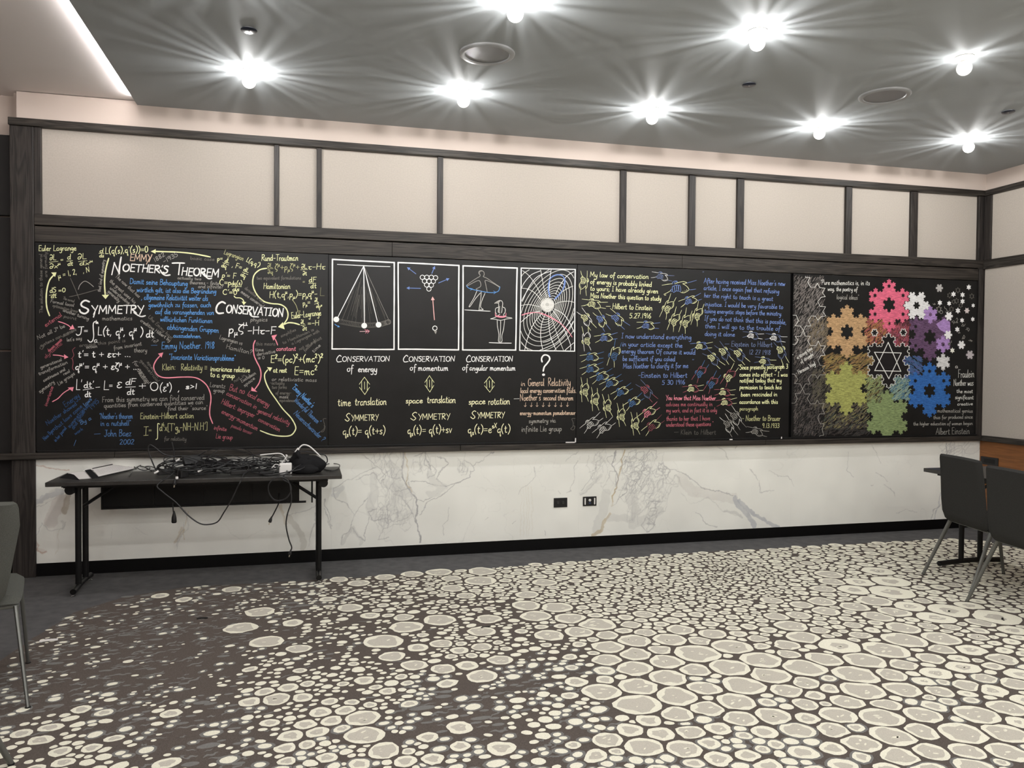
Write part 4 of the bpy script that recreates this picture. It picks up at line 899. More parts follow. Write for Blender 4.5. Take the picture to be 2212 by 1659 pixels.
# ---- hand lettering: one-stroke letters on a 10 high grid ('~' = smooth curve)
GL = {}
def D(s):
    for ln in s.strip().split('\n'):
        ch, w_, rest = ln.split(' ', 2); st = []
        for q in rest.split('/'):
            q = q.strip(); sm = q.startswith('~'); q = q.lstrip('~')
            st.append((sm, [tuple(float(v) for v in p.split(',')) for p in q.split()]))
        GL[ch] = (float(w_), st)
D('''
a 5.2 ~4.3,4.2 2.6,5 .9,4 .5,2 1.2,.3 2.6,.4 3.8,1.8 4.3,4.6 4.2,1 5,.1
b 4.8 ~.8,10 .7,5 .7,.3 / ~.7,3 2,4.8 3.8,4.4 4.2,2.4 3.2,.4 1.6,.1 .7,1
c 4.4 ~3.8,4.2 2.6,5 1,4.1 .5,2.2 1.2,.4 2.6,.1 4,.9
d 5.2 ~4.2,4 2.6,5 .9,4 .5,2 1.3,.3 2.8,.4 4.1,2 / ~4.3,10 4.2,5 4.2,1 5,.1
e 4.6 ~.8,2.5 2.4,2.8 3.8,3.7 3.2,4.8 1.8,4.9 .6,3.4 .7,1.2 2,.1 3.4,.4 4.3,1.2
f 4 ~4.2,9 3.1,10 2,8.8 1.8,5 1.6,-3.5 / .3,5 3.6,5.2
g 5 ~4.2,4.2 2.6,5 .9,4 .6,2.2 1.6,1 3,1.4 4.2,4.4 4.2,0 3.8,-3.2 2.2,-4.2 .6,-3.2
h 5 ~.8,10 .7,5 .7,0 / ~.7,3 1.8,4.7 3.2,4.8 3.8,3.4 3.8,.8 4.6,.1
i 2.2 ~1,5 .9,1.2 1.7,.1 / 1.1,7.5 1.2,7
j 2.4 ~1.6,5 1.5,-2.4 .7,-4 -.6,-3.4 / 1.6,7.5 1.7,7
k 4.4 .7,10 .7,0 / ~3.6,4.8 .9,2.3 2.2,2.6 4,.1
l 2.2 ~.9,10 .7,5 .7,1 1.6,.1
m 7.2 .6,5 .6,0 / ~.6,3.2 1.7,4.8 2.8,4.6 3,0 / ~3,3.2 4.2,4.8 5.3,4.5 5.6,1 6.6,.1
n 5 .6,5 .6,0 / ~.6,3.2 1.8,4.8 3.3,4.7 3.8,3 3.8,.9 4.7,.1
o 4.8 ~2.4,5 .9,4 .5,2.2 1.2,.4 2.6,.1 4,1.2 4.1,3.4 3.3,4.8 2,4.9
p 4.8 ~.7,5 .7,0 .6,-4 / ~.7,3.4 2,4.9 3.7,4.5 4.1,2.6 3.2,.7 1.7,.2 .7,1
q 5 ~4.2,4.3 2.6,5 .9,4.1 .5,2.2 1.3,.4 2.8,.6 4.2,3 4.2,4.8 4.1,-4 5.1,-2.6
r 3.6 .7,5 .7,0 / ~.7,3 1.7,4.6 3.2,4.8
s 4 ~3.5,4.5 2.2,5 .9,4.1 1.5,2.9 3,2.1 3.3,.9 2.2,0 .5,.5
t 3.8 ~1.6,8 1.5,4 1.5,1.2 2.3,.1 3.4,.6 / .2,5.4 3.3,5.7
u 5 ~.6,5 .6,1.6 1.5,.2 3,.6 3.9,2.4 / ~3.9,5 3.9,1 4.7,.1
v 4.4 .4,5 2,0 3.9,5
ü 5 ~.6,5 .6,1.6 1.5,.2 3,.6 3.9,2.4 / ~3.9,5 3.9,1 4.7,.1 / 1.4,7.6 1.5,7.2 / 3.2,7.6 3.3,7.2
w 6 ~.4,5 1.2,.2 2.8,4 3.8,.2 5.4,5
x 4.4 .5,5 3.8,0 / 3.8,5 .4,0
y 4.8 ~.6,5 .8,1.8 2,.6 3.6,1.8 4,4.8 / ~4,5 3.9,0 3.4,-3.4 1.8,-4.1 .5,-3.2
z 4.2 .5,4.8 3.7,5 .5,.1 4,.2
A 7 .3,0 3.4,10 6.3,0 / 1.3,3.6 5.3,3.6
B 6 .7,10 .7,0 / ~.6,9.8 3.5,10 4.8,8.4 3.9,6 1,5.3 / ~1,5.3 4.4,4.8 5.4,2.6 4,.4 .6,.1
C 6.6 ~5.8,8.8 4.2,10 2,9.4 .6,6.6 .6,3.4 2.2,.6 4.4,.1 6,1.2
D 6.8 .8,10 .7,0 / ~.5,9.9 3.6,9.7 5.8,7.6 6.2,4.6 4.8,1.4 2.4,.1 .5,.1
E 5.4 .8,10 .7,.1 4.8,0 / .8,10 4.8,10 / .8,5.3 4.2,5.3
F 5.2 .8,10 .7,0 / .5,10 4.9,10 / .8,5.3 4.2,5.3
G 7 ~5.8,8.8 4.2,10 2,9.4 .6,6.6 .7,3 2.4,.4 4.6,.4 5.8,2 5.9,4.4 / 3.6,4.4 6.6,4.4
H 6.6 .8,10 .7,0 / 5.7,10 5.6,0 / .8,5.2 5.6,5.3
I 3.6 1.8,10 1.7,0 / .4,10 3.2,10 / .4,0 3.2,0
J 5.4 ~3.6,10 3.6,3 2.8,.4 1.2,0 .2,1.6 / 1.2,10 5.2,10
K 6 .7,10 .7,0 / 5,10 .8,4.6 5.4,0
L 5 .8,10 .7,.1 4.7,.1
M 8.4 .6,0 1.2,10 4.1,2.6 6.9,10 7.6,0
N 7 .6,-.4 .9,10 5.6,.2 6,10.6
O 7.4 ~3.7,10 1.4,8.6 .5,5.4 1.4,1.6 3.7,0 6,1.4 6.8,4.8 6,8.4 3.6,10
P 5.6 .8,10 .7,0 / ~.5,9.8 3.6,10 5.1,8 4.2,5.6 .9,4.6
R 6.2 .8,10 .7,0 / ~.4,9.8 3.6,10 5,8.2 4,5.9 1,5 / ~1.4,5 3.2,3 5.8,0
S 5.4 ~4.9,9 3.4,10 1.2,9.2 1,7.2 2.8,5.6 4.6,4 4.4,1.4 2.6,0 .4,1
T 6.4 3.2,9.9 3.1,0 / .2,10 6.2,10
U 6.6 ~.7,10 .8,3 2.4,.2 4.6,.6 5.8,3 5.9,10
V 6.6 .3,10 3,0 6.2,10
W 9 .4,10 2.4,0 4.4,7 6.4,0 8.6,10
X 6 .4,10 5.4,0 / 5.4,10 .4,0
Y 6.2 .3,10 3,5.4 / 5.8,10 2.4,-1
Z 5.8 .5,10 5.2,10 .4,0 5.4,0
0 5.4 ~2.7,9.6 .9,8 .6,4 1.6,.4 3.2,.2 4.7,2.6 4.6,7.4 2.8,9.6
1 2.6 1.4,9.6 1.3,0
2 5.2 ~.8,8 2.2,9.6 4.2,8.8 4,6 .6,.2 / .6,.2 4.8,.2
3 5 ~.8,9 2.8,9.6 4.2,8 3,5.4 1.8,5 / ~1.8,5 4.2,4.4 4.3,1.4 2.4,0 .4,.8
4 5.4 3,9.6 .4,3.6 4.8,3.6 / 3.6,6 3.5,0
5 5.2 1.4,9.6 1,5.6 / ~1,5.6 3,6 4.4,4 3.8,1 2,0 .4,.8 / 1.3,9.6 4.7,9.6
6 5.2 ~3.8,9.6 1.4,6.4 .7,2.6 2,.1 4,.8 4.2,3.4 2.6,4.8 .9,3.6
7 5 .5,9.5 4.6,9.5 1.8,0 / 1.4,4.8 4,4.8
8 5.2 ~2.8,5.2 1,7.2 2.4,9.6 4.2,8 2.8,5.2 .8,2.6 2.2,.1 4.4,1.6 2.8,5.2
9 5 ~4.2,8.4 2.6,9.6 .8,8 1.4,5.4 3.4,5.4 4.3,8.6 4,3 3.2,0
. 2.2 .8,.4 1.2,.1
, 2.4 1.2,.8 .6,-1.4
: 2.6 1.2,4.4 1.3,4 / 1.2,.8 1.3,.4
; 2.6 1.2,4.4 1.3,4 / 1.2,.8 .6,-1.4
' 2 1.3,10 .9,8
" 3.2 1,10 .9,8.6 / 2.2,10 2.1,8.6
- 4.8 .6,4 4,4.2
_ 9 .2,4 8.4,4.2
+ 6 3,6.6 3,1.4 / .6,4 5.4,4
= 6 .8,5.2 5,5.2 / .8,2.8 5,2.8
≡ 6 .8,6.2 5,6.2 / .8,4 5,4 / .8,1.8 5,1.8
> 5 .8,6.8 4.2,4 .8,1.2
( 3.8 ~3.2,11 1.2,7.5 .8,3 2.6,-1.8
) 3.8 ~.6,11 2.8,7.5 3,3 1,-1.8
[ 3.6 3.2,10.6 1,10.4 1,-1 3.2,-1.2
] 3.6 .4,10.6 2.6,10.4 2.6,-1 .4,-1.2
? 5 ~.6,7.6 1.4,9.6 3.6,9.6 4.2,7.4 2.4,4.8 2.2,2.6 / 2.2,.6 2.3,.1
μ 5.2 ~.8,5 .5,-4 / ~.8,1.4 2,.3 3.6,1.2 4,5 / ~4,2 4.2,.4 5,.2
ζ 4.8 ~.8,10 2.4,9.2 4.6,10 / ~4.4,9.8 1.6,6.6 .8,3.4 1.6,1.4 3.8,.6 4.2,-1.4 2.8,-2.6
ε 4.6 ~4,4.8 2.2,5.4 1,4.4 2.4,3 / ~2.4,3 .6,2 .8,.4 2.4,-.1 4.2,.8
τ 4.8 .4,4.8 4.6,5 / ~2.4,4.8 1.2,2 2.4,.2 4.2,.6
∂ 5.2 ~.6,8.6 2.2,9.8 4.2,8 4.4,4 3,.6 1.2,.2 .6,2.2 1.8,4.2 4.2,3.8
∫ 4.6 ~4.4,12.6 3,13.6 2.2,12 2.2,0 1.8,-3.6 .2,-4.2
ö 4.8 ~2.4,5 .9,4 .5,2.2 1.2,.4 2.6,.1 4,1.2 4.1,3.4 3.3,4.8 2,4.9 / 1.4,7.6 1.5,7.2 / 3.4,7.6 3.5,7.2
ä 5.2 ~4.3,4.2 2.6,5 .9,4 .5,2 1.2,.3 2.6,.4 3.8,1.8 4.3,4.6 4.2,1 5,.1 / 1.4,7.6 1.5,7.2 / 3.4,7.6 3.5,7.2
↓ 3 1.5,10 1.5,0 / .3,3 1.5,0 2.7,3
''')
CC = {'W': (.96, .96, .94), 'w': (.36, .35, .32), 'f': (.165, .157, .14), 'Y': (.90, .92, .52), 'y': (.50, .50, .26), 'k': (.27, .27, .15), 'B': (.13, .35, .74), 'b': (.09, .20, .42), 'n': (.035, .085, .20),
      'P': (.88, .30, .38), 'p': (.42, .12, .15), 'q': (.26, .08, .10), 'O': (.74, .56, .42), 'v': (.19, .29, .62), 'u': (.16, .21, .37), 'z': (.72, .72, .68)}
REG = {'A': (70, 520, 6.703), 'B': (390, 520, 6.703), 'C': (70, 740, 6.703), 'D': (390, 740, 6.703), 'E': (700, 540, 6.914), 'F': (980, 540, 6.914), 'G': (700, 750, 7.539), 'H': (980, 750, 7.539),
       'I': (1240, 570, 8.296), 'J': (1470, 570, 8.296), 'K': (1240, 760, 8.296), 'L': (1470, 760, 8.296), 'M': (1700, 580, 8.296), 'N': (1900, 590, 8.730), 'O': (1700, 770, 8.732), 'Q': (1900, 770, 8.730)}
BRD = {**dict.fromkeys('ABCD', 'A'), **dict.fromkeys('EFGH', 'B'), **dict.fromkeys('IJKL', 'C'), **dict.fromkeys('MNOQ', 'D')}
PARTS = {}; ORDER = []; LAYER = [0]
def part(reg, name, label=None):
    key = (BRD[reg], name, label)
    if key not in PARTS: PARTS[key] = MB(); ORDER.append(key)
    return PARTS[key]
def crom2(pts, k):
    return [(p.x, p.y) for p in crom3([Vector((a, b, 0)) for a, b in pts], k)]
NST = [0]
def wall(reg, pts, lay):
    ox, oy, s = REG[reg]; t, y = boards[BRD[reg]]
    out = []; NST[0] = (NST[0]+1) % 29; dz = lay+NST[0]*3.2e-6            # every stroke lies a hair above the one before
    for px, py in pts:
        p = at(ox+px/s, oy+py/s, y); out.append((p.x, y-.0005-dz, p.z))
    return out
RJ = random.Random(4)
def stroke(mb, reg, pts, w_, col, sm=False, alpha=1., lay=.0004, k=4, sq=False):
    if sm and len(pts) > 2: pts = crom2(pts, k)
    elif len(pts) > 2:                                                   # sharp corners: separate the legs
        for i in range(1, len(pts)-1):
            ax, ay = pts[i][0]-pts[i-1][0], pts[i][1]-pts[i-1][1]; bx, by = pts[i+1][0]-pts[i][0], pts[i+1][1]-pts[i][1]
            if ax*bx+ay*by < .55*math.hypot(ax, ay)*math.hypot(bx, by):
                stroke(mb, reg, pts[:i+1], w_, col, False, alpha, lay, k, sq); stroke(mb, reg, pts[i:], w_, col, False, alpha, lay, k, sq); return
    h = w_/2; N = len(pts); L, R_ = [], []
    for i in range(N):
        x0, y0 = pts[max(i-1, 0)]; x1, y1 = pts[min(i+1, N-1)]; dx, dy = x1-x0, y1-y0; d = math.hypot(dx, dy) or 1; dx /= d; dy /= d
        hh = h*(1+RJ.uniform(-.10, .10)); x, y = pts[i]
        if 0 < i < N-1:                                                  # mitre at corners
            ax, ay = pts[i][0]-x0, pts[i][1]-y0; la = math.hypot(ax, ay) or 1; cs = max(.45, abs((ax*dx+ay*dy)/la)); hh /= cs
        if i == 0: x -= dx*h*.7; y -= dy*h*.7
        if i == N-1: x += dx*h*.7; y += dy*h*.7
        if i in (0, N-1) and not sq: hh *= .72
        L.append((x-dy*hh, y+dx*hh)); R_.append((x+dy*hh, y-dx*hh))
    V_ = wall(reg, L+R_, lay)
    mb.add(V_, [(i, i+1, N+i+1, N+i) for i in range(N-1)], (*CC[col], alpha) if isinstance(col, str) else (*col, alpha))
def poly(mb, reg, pts, col, alpha=1., lay=.0004, holes=()):
    V_ = wall(reg, pts, lay); allv = list(V_); loops = [[Vector((v[0], v[2], 0)) for v in V_]]
    for h_ in holes: hv = wall(reg, h_, lay); allv += hv; loops.append([Vector((v[0], v[2], 0)) for v in hv])
    mb.add(allv, [tuple(t) for t in tessellate_polygon(loops)], (*CC[col], alpha) if isinstance(col, str) else (*col, alpha))
def text(mb, reg, s, x0, y0, x1, y1, h, col, w_, alpha=1., sc=False):
    """hand-lettered line from baseline start to baseline end, cap height h; ^c raises, _c lowers; sc = small capitals"""
    X = 0; out = []; i = 0; mode = 0
    while i < len(s):
        c = s[i]
        if c == '^': mode = 1; i += 1; continue
        if c == '`': mode = 2; i += 1; continue
        if c == ' ': X += 3.6; i += 1; mode = 0; continue
        g = GL.get(c)
        if g:
            k = .6 if mode else 1; dy = 6 if mode == 1 else (-2.4 if mode == 2 else 0)
            if sc and (i == 0 or s[i-1] == ' '): k = 1.5
            jx, jy, rot = RJ.uniform(-.15, .15), RJ.uniform(-.3, .3), RJ.uniform(-.04, .04)
            for sm, pts in g[1]:
                out.append((sm, [(X+(a+jx+b*(.06+rot))*k, b*k+dy+jy) for a, b in pts]))
            X += g[0]*k+.35
        mode = 0; i += 1
    L = math.hypot(x1-x0, y1-y0); ux, uy = (x1-x0)/L, (y1-y0)/L; sx = L/max(X, 1); sy = h/10
    for sm, pts in out:
        P = [(x0+ux*a*sx+uy*b*sy, y0+uy*a*sx-ux*b*sy) for a, b in pts]
        stroke(mb, reg, P, w_, col, sm, alpha, k=3)
def tri(mb, reg, a, b, c, col): poly(mb, reg, [a, b, c], col, lay=.0005)

# ================= board A
T = lambda reg, name, *a, **k: text(part(reg, name), reg, *a, **k)
ST = lambda reg, name, pts, w_, col, sm=True, **k: stroke(part(reg, name), reg, pts, w_, col, sm, **k)
EQ, HD, NT, AR, QU = 'chalk_equation', 'chalk_heading', 'chalk_note', 'chalk_arrow', 'chalk_quote'
n = 'chalk_heading'
ST('A', n, [(1150,490),(1188,318)], 24, 'W', False); ST('A', n, [(1186,322),(1258,478)], 24, 'W', False); ST('A', n, [(1256,480),(1262,380),(1285,238)], 24, 'W')
T('A', n, "OETHER'S", 1300, 440, 1965, 470, 105, 'W', 21); ST('A', n, [(1850,425),(1880,470),(1930,502),(1992,495)], 20, 'W')
ST('B', n, [(-120,325),(-40,322),(58,325)], 20, 'W'); ST('B', n, [(-10,325),(-28,490)], 22, 'W', False)
T('B', n, "HEOREM", 12, 500, 560, 522, 110, 'W', 21); ST('B', n, [(345,470),(370,520),(405,548),(450,545)], 20, 'W')
ST('A', n, [(825,885),(765,865),(712,900),(715,945),(795,985),(808,1020),(760,1055),(700,1035),(682,1000)], 24, 'W')
T('A', n, "YMMETRY", 850, 1055, 1620, 1050, 112, 'W', 21); ST('A', n, [(905,1040),(885,1105)], 21, 'W', False); ST('A', n, [(1470,1040),(1530,1080),(1580,1098),(1635,1086)], 19, 'W')
ST('B', n, [(648,908),(600,885),(540,925),(515,1000),(545,1050),(620,1046)], 24, 'W')
T('B', n, "ONSERVATION", 655, 1042, 1492, 1100, 112, 'W', 20); ST('B', n, [(1000,1060),(1040,1095),(1130,1103)], 18, 'W')
T('A', 'chalk_name', 'EMMY', 1410, 290, 1735, 295, 95, 'O', 15); ST('A', 'chalk_name', [(1700,250),(1650,340)], 14, 'O', False)
T('A', 'chalk_date', '1882', 1775, 310, 1925, 215, 62, 'w', 9); T('A', 'chalk_date', '-1935', 1905, 330, 2115, 215, 62, 'w', 9)
Y = 9
T('A', EQ, 'Euler Lagrange', 90, 150, 640, 140, 80, 'Y', Y)
T('A', EQ, "L(q(s),q'(s))=0", 1055, 190, 1680, 165, 92, 'Y', 11); T('A', EQ, 'd', 970, 172, 1030, 172, 62, 'Y', 9); ST('A', EQ, [(962,182),(1038,190)], 8, 'Y', False); T('A', EQ, 'ds', 968, 240, 1038, 240, 50, 'Y', 9)
T('A', EQ, '∂L', 248, 278, 350, 280, 80, 'Y', 9); ST('A', EQ, [(245,312),(372,298)], 8, 'Y', False); T('A', EQ, '∂x^μ', 245, 405, 415, 390, 72, 'Y', 9)
T('A', EQ, '=', 405, 305, 455, 302, 60, 'Y', 8); T('A', EQ, 'd', 505, 270, 560, 268, 75, 'Y', 9); ST('A', EQ, [(498,296),(582,288)], 8, 'Y', False); T('A', EQ, 'dt', 508, 362, 592, 358, 62, 'Y', 9)
T('A', EQ, '∂L', 650, 270, 790, 262, 82, 'Y', 9); ST('A', EQ, [(668,302),(792,290)], 8, 'Y', False); T('A', EQ, 'dx^μ', 680, 358, 880, 345, 64, 'Y', 9)
T('A', EQ, 'μ = 1, 2,', 375, 545, 650, 480, 78, 'Y', 9); T('A', EQ, ', N', 735, 468, 835, 448, 70, 'Y', 9)
T('A', EQ, 'dS', 250, 755, 350, 745, 72, 'Y', 9); ST('A', EQ, [(245,792),(350,768)], 8, 'Y', False); T('A', EQ, 'dt', 268, 832, 355, 825, 62, 'Y', 9); T('A', EQ, '=0', 372, 748, 485, 742, 62, 'Y', 9)
ST('A', 'chalk_graph', [(550,540),(620,700),(680,850)], 8, 'f'); ST('A', 'chalk_graph', [(535,812),(700,775),(930,710)], 8, 'f'); ST('A', 'chalk_graph', [(665,705),(690,640),(750,588),(810,605),(885,665)], 9, 'w')
ST('A', AR, [(248,1085),(212,980),(200,850),(212,700),(250,570),(318,490)], 20, 'Y'); tri(part('A', AR), 'A', (272,460), (350,458), (328,525), 'Y')
ST('A', AR, [(1105,255),(1062,420),(1045,600),(1055,785)], 20, 'Y'); tri(part('A', AR), 'A', (1005,785), (1112,780), (1060,845), 'Y')
ST('B', AR, [(-380,155),(-180,160),(0,168),(200,190),(430,235)], 19, 'Y'); tri(part('B', AR), 'B', (-432,155), (-358,122), (-362,188), 'Y')
ST('B', AR, [(775,800),(800,825),(860,828),(900,850),(918,885)], 13, 'Y'); tri(part('B', AR), 'B', (885,880), (952,888), (915,932), 'Y')
ST('B', AR, [(1245,400),(1150,420),(1070,490),(1045,590),(1060,690),(1120,800),(1210,880),(1320,910),(1440,922),(1520,970),(1555,1050),(1545,1130),(1495,1205)], 18, 'Y')
ST('B', AR, [(1722,1215),(1640,1192),(1560,1188),(1500,1212)], 18, 'Y'); tri(part('B', AR), 'B', (1412,1250), (1482,1178), (1508,1283), 'Y')
ST('B', AR, [(1615,850),(1670,930),(1700,1020)], 7, 'y'); ST('B', AR, [(1690,1022),(1732,1015),(1718,1060),(1690,1022)], 7, 'y', False)
ST('D', AR, [(1155,1275),(1300,1330),(1450,1355),(1590,1345),(1655,1280),(1665,1210),(1600,1090),(1480,960),(1380,820),(1290,690),(1230,560),(1218,460),(1262,395)], 17, 'Y'); tri(part('D', AR), 'D', (1252,355), (1328,362), (1295,418), 'Y')
PA = 'chalk_pink_arrow'
ST('A', PA, [(375,1170),(450,1192),(520,1225),(562,1262)], 13, 'P'); tri(part('A', PA), 'A', (533,1288), (612,1277), (582,1213), 'P')
ST('C', PA, [(300,180),(380,185),(458,202)], 13, 'P'); tri(part('C', PA), 'C', (458,168), (522,212), (462,238), 'P')
ST('C', PA, [(290,855),(370,810),(450,730),(545,670)], 13, 'P'); tri(part('C', PA), 'C', (512,652), (600,643), (582,708), 'P')
ST('B', PA, [(1405,1510),(1378,1440),(1350,1405)], 15, 'P'); tri(part('B', PA), 'B', (1316,1375), (1398,1358), (1345,1448), 'P')
ST('B', PA, [(1080,1445),(1058,1500),(1055,1560),(1065,1660),(1100,1745),(1150,1845),(1165,1945),(1140,2055),(1078,2148)], 17, 'P'); tri(part('D', PA), 'D', (1030,638), (1112,715), (1022,700), 'P')
ST('D', PA, [(-300,195),(-355,260),(-388,340),(-370,420),(-310,485),(-205,510),(0,500),(180,502),(290,540),(380,620),(430,730),(440,830),(425,950),(425,1060),(465,1170)], 16, 'P'); tri(part('D', PA), 'D', (-325,160), (-250,143), (-275,218), 'P')
# white equations
w_ = 14
T('A', EQ, 'J', 632, 1368, 745, 1362, 118, 'W', w_); T('A', EQ, '=', 740, 1335, 812, 1332, 70, 'W', 10)
ST('A', EQ, [(952,1200),(918,1172),(888,1188),(880,1240),(888,1380),(870,1450),(835,1468),(803,1438)], w_, 'W'); T('A', EQ, 'b', 915, 1200, 955, 1200, 45, 'W', 11); T('A', EQ, 'a', 890, 1472, 945, 1472, 80, 'W', 10)
T('A', EQ, 'L(t, q^μ, q^μ )', 945, 1365, 1610, 1378, 118, 'W', w_); T('A', EQ, 'dt', 1645, 1400, 1765, 1395, 105, 'W', w_)
ST('C', 'chalk_brace', [(620,70),(582,110),(600,180),(572,228),(550,232),(580,240),(590,300),(580,370),(602,400)], 9, 'q')
T('C', EQ, "t'= t + ετ+ ...", 660, 218, 1430, 205, 100, 'W', w_); T('C', EQ, "q^μ'= q^μ + εζ^μ + ...", 618, 395, 1550, 388, 98, 'W', w_)
T('C', EQ, "L'", 628, 685, 725, 685, 150, 'W', 13); T('C', EQ, "dt'", 745, 655, 895, 650, 92, 'W', 13); ST('C', EQ, [(735,686),(888,662)], 11, 'W', False); T('C', EQ, 'dt', 760, 792, 855, 786, 85, 'W', 13)
ST('C', EQ, [(920,650),(975,645)], 11, 'W', False); T('C', EQ, 'L', 1025, 685, 1115, 685, 130, 'W', 13); T('C', EQ, '=', 1108, 660, 1170, 658, 80, 'W', 10); T('C', EQ, 'ε', 1218, 650, 1305, 650, 150, 'W', 13)
T('C', EQ, 'dF', 1345, 608, 1500, 608, 85, 'W', 13); ST('C', EQ, [(1350,646),(1492,640)], 11, 'W', False); T('C', EQ, 'dt', 1368, 752, 1485, 752, 88, 'W', 13)
T('C', EQ, '+', 1535, 680, 1655, 676, 120, 'W', 12); T('C', EQ, 'O', 1700, 698, 1832, 698, 122, 'W', 13); T('C', EQ, '(ε^s)', 1840, 705, 2025, 700, 115, 'W', 12); T('C', EQ, ',', 2100, 705, 2140, 705, 90, 'W', 13)
T('D', EQ, 's>1', 72, 668, 245, 668, 75, 'W', 15)
T('B', EQ, 'p`μ', 695, 1340, 830, 1335, 125, 'W', 14); T('B', EQ, 'ζ', 825, 1325, 920, 1325, 115, 'W', 14); T('B', EQ, 'μ', 905, 1235, 975, 1230, 90, 'W', 12); T('B', EQ, '-Hτ-F', 965, 1350, 1385, 1348, 105, 'W', 14)
# yellow equations, right
T('B', EQ, 'Rund-Trautman', 1170, 290, 1705, 288, 88, 'Y', 9)
T('B', EQ, '∂L', 1255, 388, 1335, 388, 65, 'y', 8); ST('B', EQ, [(1255,408),(1340,404)], 7, 'y', False); T('B', EQ, '∂q', 1262, 478, 1340, 478, 55, 'y', 8)
T('B', EQ, 'ζ^μ+p`μζ^μ+', 1360, 425, 1725, 420, 90, 'y', 9); T('B', EQ, '∂L', 1745, 402, 1835, 402, 65, 'Y', 8); ST('B', EQ, [(1740,420),(1838,416)], 7, 'Y', False); T('B', EQ, '∂t', 1768, 500, 1832, 498, 60, 'Y', 8); T('B', EQ, 'τ-Hτ', 1845, 415, 2100, 415, 82, 'Y', 9)
T('B', EQ, '=', 1765, 620, 1805, 618, 55, 'y', 7); T('B', EQ, 'dF', 1858, 600, 1965, 600, 75, 'Y', 9); ST('B', EQ, [(1855,618),(1962,616)], 7, 'Y', False); T('B', EQ, 'dt', 1882, 690, 1970, 686, 68, 'Y', 9)
T('B', EQ, 'Hamiltonian', 1200, 697, 1590, 695, 82, 'Y', 9); T('B', EQ, 'H(t,q^μ,p`μ)=p`μq^μ-', 1285, 825, 1985, 808, 92, 'Y', 9); T('B', EQ, 'L', 2010, 800, 2090, 800, 120, 'k', 8)
T('B', EQ, 'p`μ=', 1770, 935, 1885, 925, 75, 'Y', 8); T('B', EQ, '∂L', 1938, 885, 2000, 890, 62, 'Y', 8); ST('B', EQ, [(1938,918),(2002,898)], 7, 'Y', False); T('B', EQ, '∂q^μ', 1960, 968, 2040, 985, 62, 'Y', 8)
T('B', EQ, 'Euler-Lagrange', 1608, 1130, 2040, 1078, 88, 'Y', 9)
T('B', EQ, '∂L', 1740, 1202, 1800, 1202, 60, 'Y', 8); ST('B', EQ, [(1742,1228),(1808,1222)], 7, 'Y', False); T('B', EQ, '∂t', 1765, 1300, 1832, 1296, 60, 'Y', 8); T('B', EQ, '=-H', 1835, 1228, 2010, 1226, 72, 'Y', 9)
T('B', EQ, 'Lagrangian', 625, 190, 905, 290, 68, 'y', 8); T('B', EQ, "L(q,q')", 945, 300, 1140, 385, 66, 'Y', 9)
T('B', EQ, 'p=', 530, 290, 615, 285, 68, 'Y', 9); T('B', EQ, 'dL', 638, 312, 705, 325, 62, 'Y', 9); ST('B', EQ, [(612,318),(698,352)], 8, 'Y', False); T('B', EQ, 'dq', 588, 378, 665, 395, 58, 'Y', 9)
T('B', EQ, ', F=', 740, 378, 885, 420, 72, 'Y', 9); T('B', EQ, 'dL', 905, 435, 985, 465, 58, 'Y', 9); ST('B', EQ, [(895,455),(975,490)], 8, 'Y', False); T('B', EQ, 'dq', 862, 500, 935, 545, 58, 'Y', 9)
T('B', EQ, "p'= F", 598, 530, 805, 548, 78, 'Y', 9); T('B', EQ, 'C=p', 562, 640, 735, 645, 82, 'Y', 10); T('B', EQ, 'dq(s)', 738, 645, 895, 640, 62, 'Y', 9); ST('B', EQ, [(738,664),(882,664)], 8, 'Y', False)
T('B', EQ, 'ds', 750, 728, 855, 728, 60, 'Y', 9); T('B', EQ, "C'=0", 608, 778, 820, 782, 72, 'Y', 10)
T('C', EQ, 'Klein:', 1880, 402, 2080, 390, 92, 'y', 9); T('D', EQ, 'Relativity ≡', 5, 400, 390, 402, 92, 'y', 9); T('D', EQ, 'invariance relative', 430, 412, 1005, 432, 78, 'Y', 10); T('D', EQ, 'to a group', 428, 495, 785, 515, 78, 'Y', 10)
T('D', EQ, 'E^2=(pc)^2+(mc^2)^2', 1305, 292, 2065, 280, 102, 'Y', 12); T('D', EQ, 'at rest', 1343, 432, 1540, 434, 72, 'Y', 11); T('D', EQ, 'E=mc^2', 1645, 465, 1980, 468, 118, 'Y', 12)
T('C', EQ, 'Einstein-Hilbert action', 1560, 1108, 2340, 1092, 85, 'y', 9); T('C', EQ, 'I', 1600, 1345, 1690, 1340, 125, 'y', 10); T('C', EQ, '=', 1680, 1300, 1735, 1298, 66, 'y', 8); T('C', EQ, '∫', 1785, 1345, 1850, 1340, 128, 'Y', 10)
T('C', EQ, "d^4x[T'g`s-NH-N.H']", 1838, 1282, 2540, 1262, 105, 'y', 10)
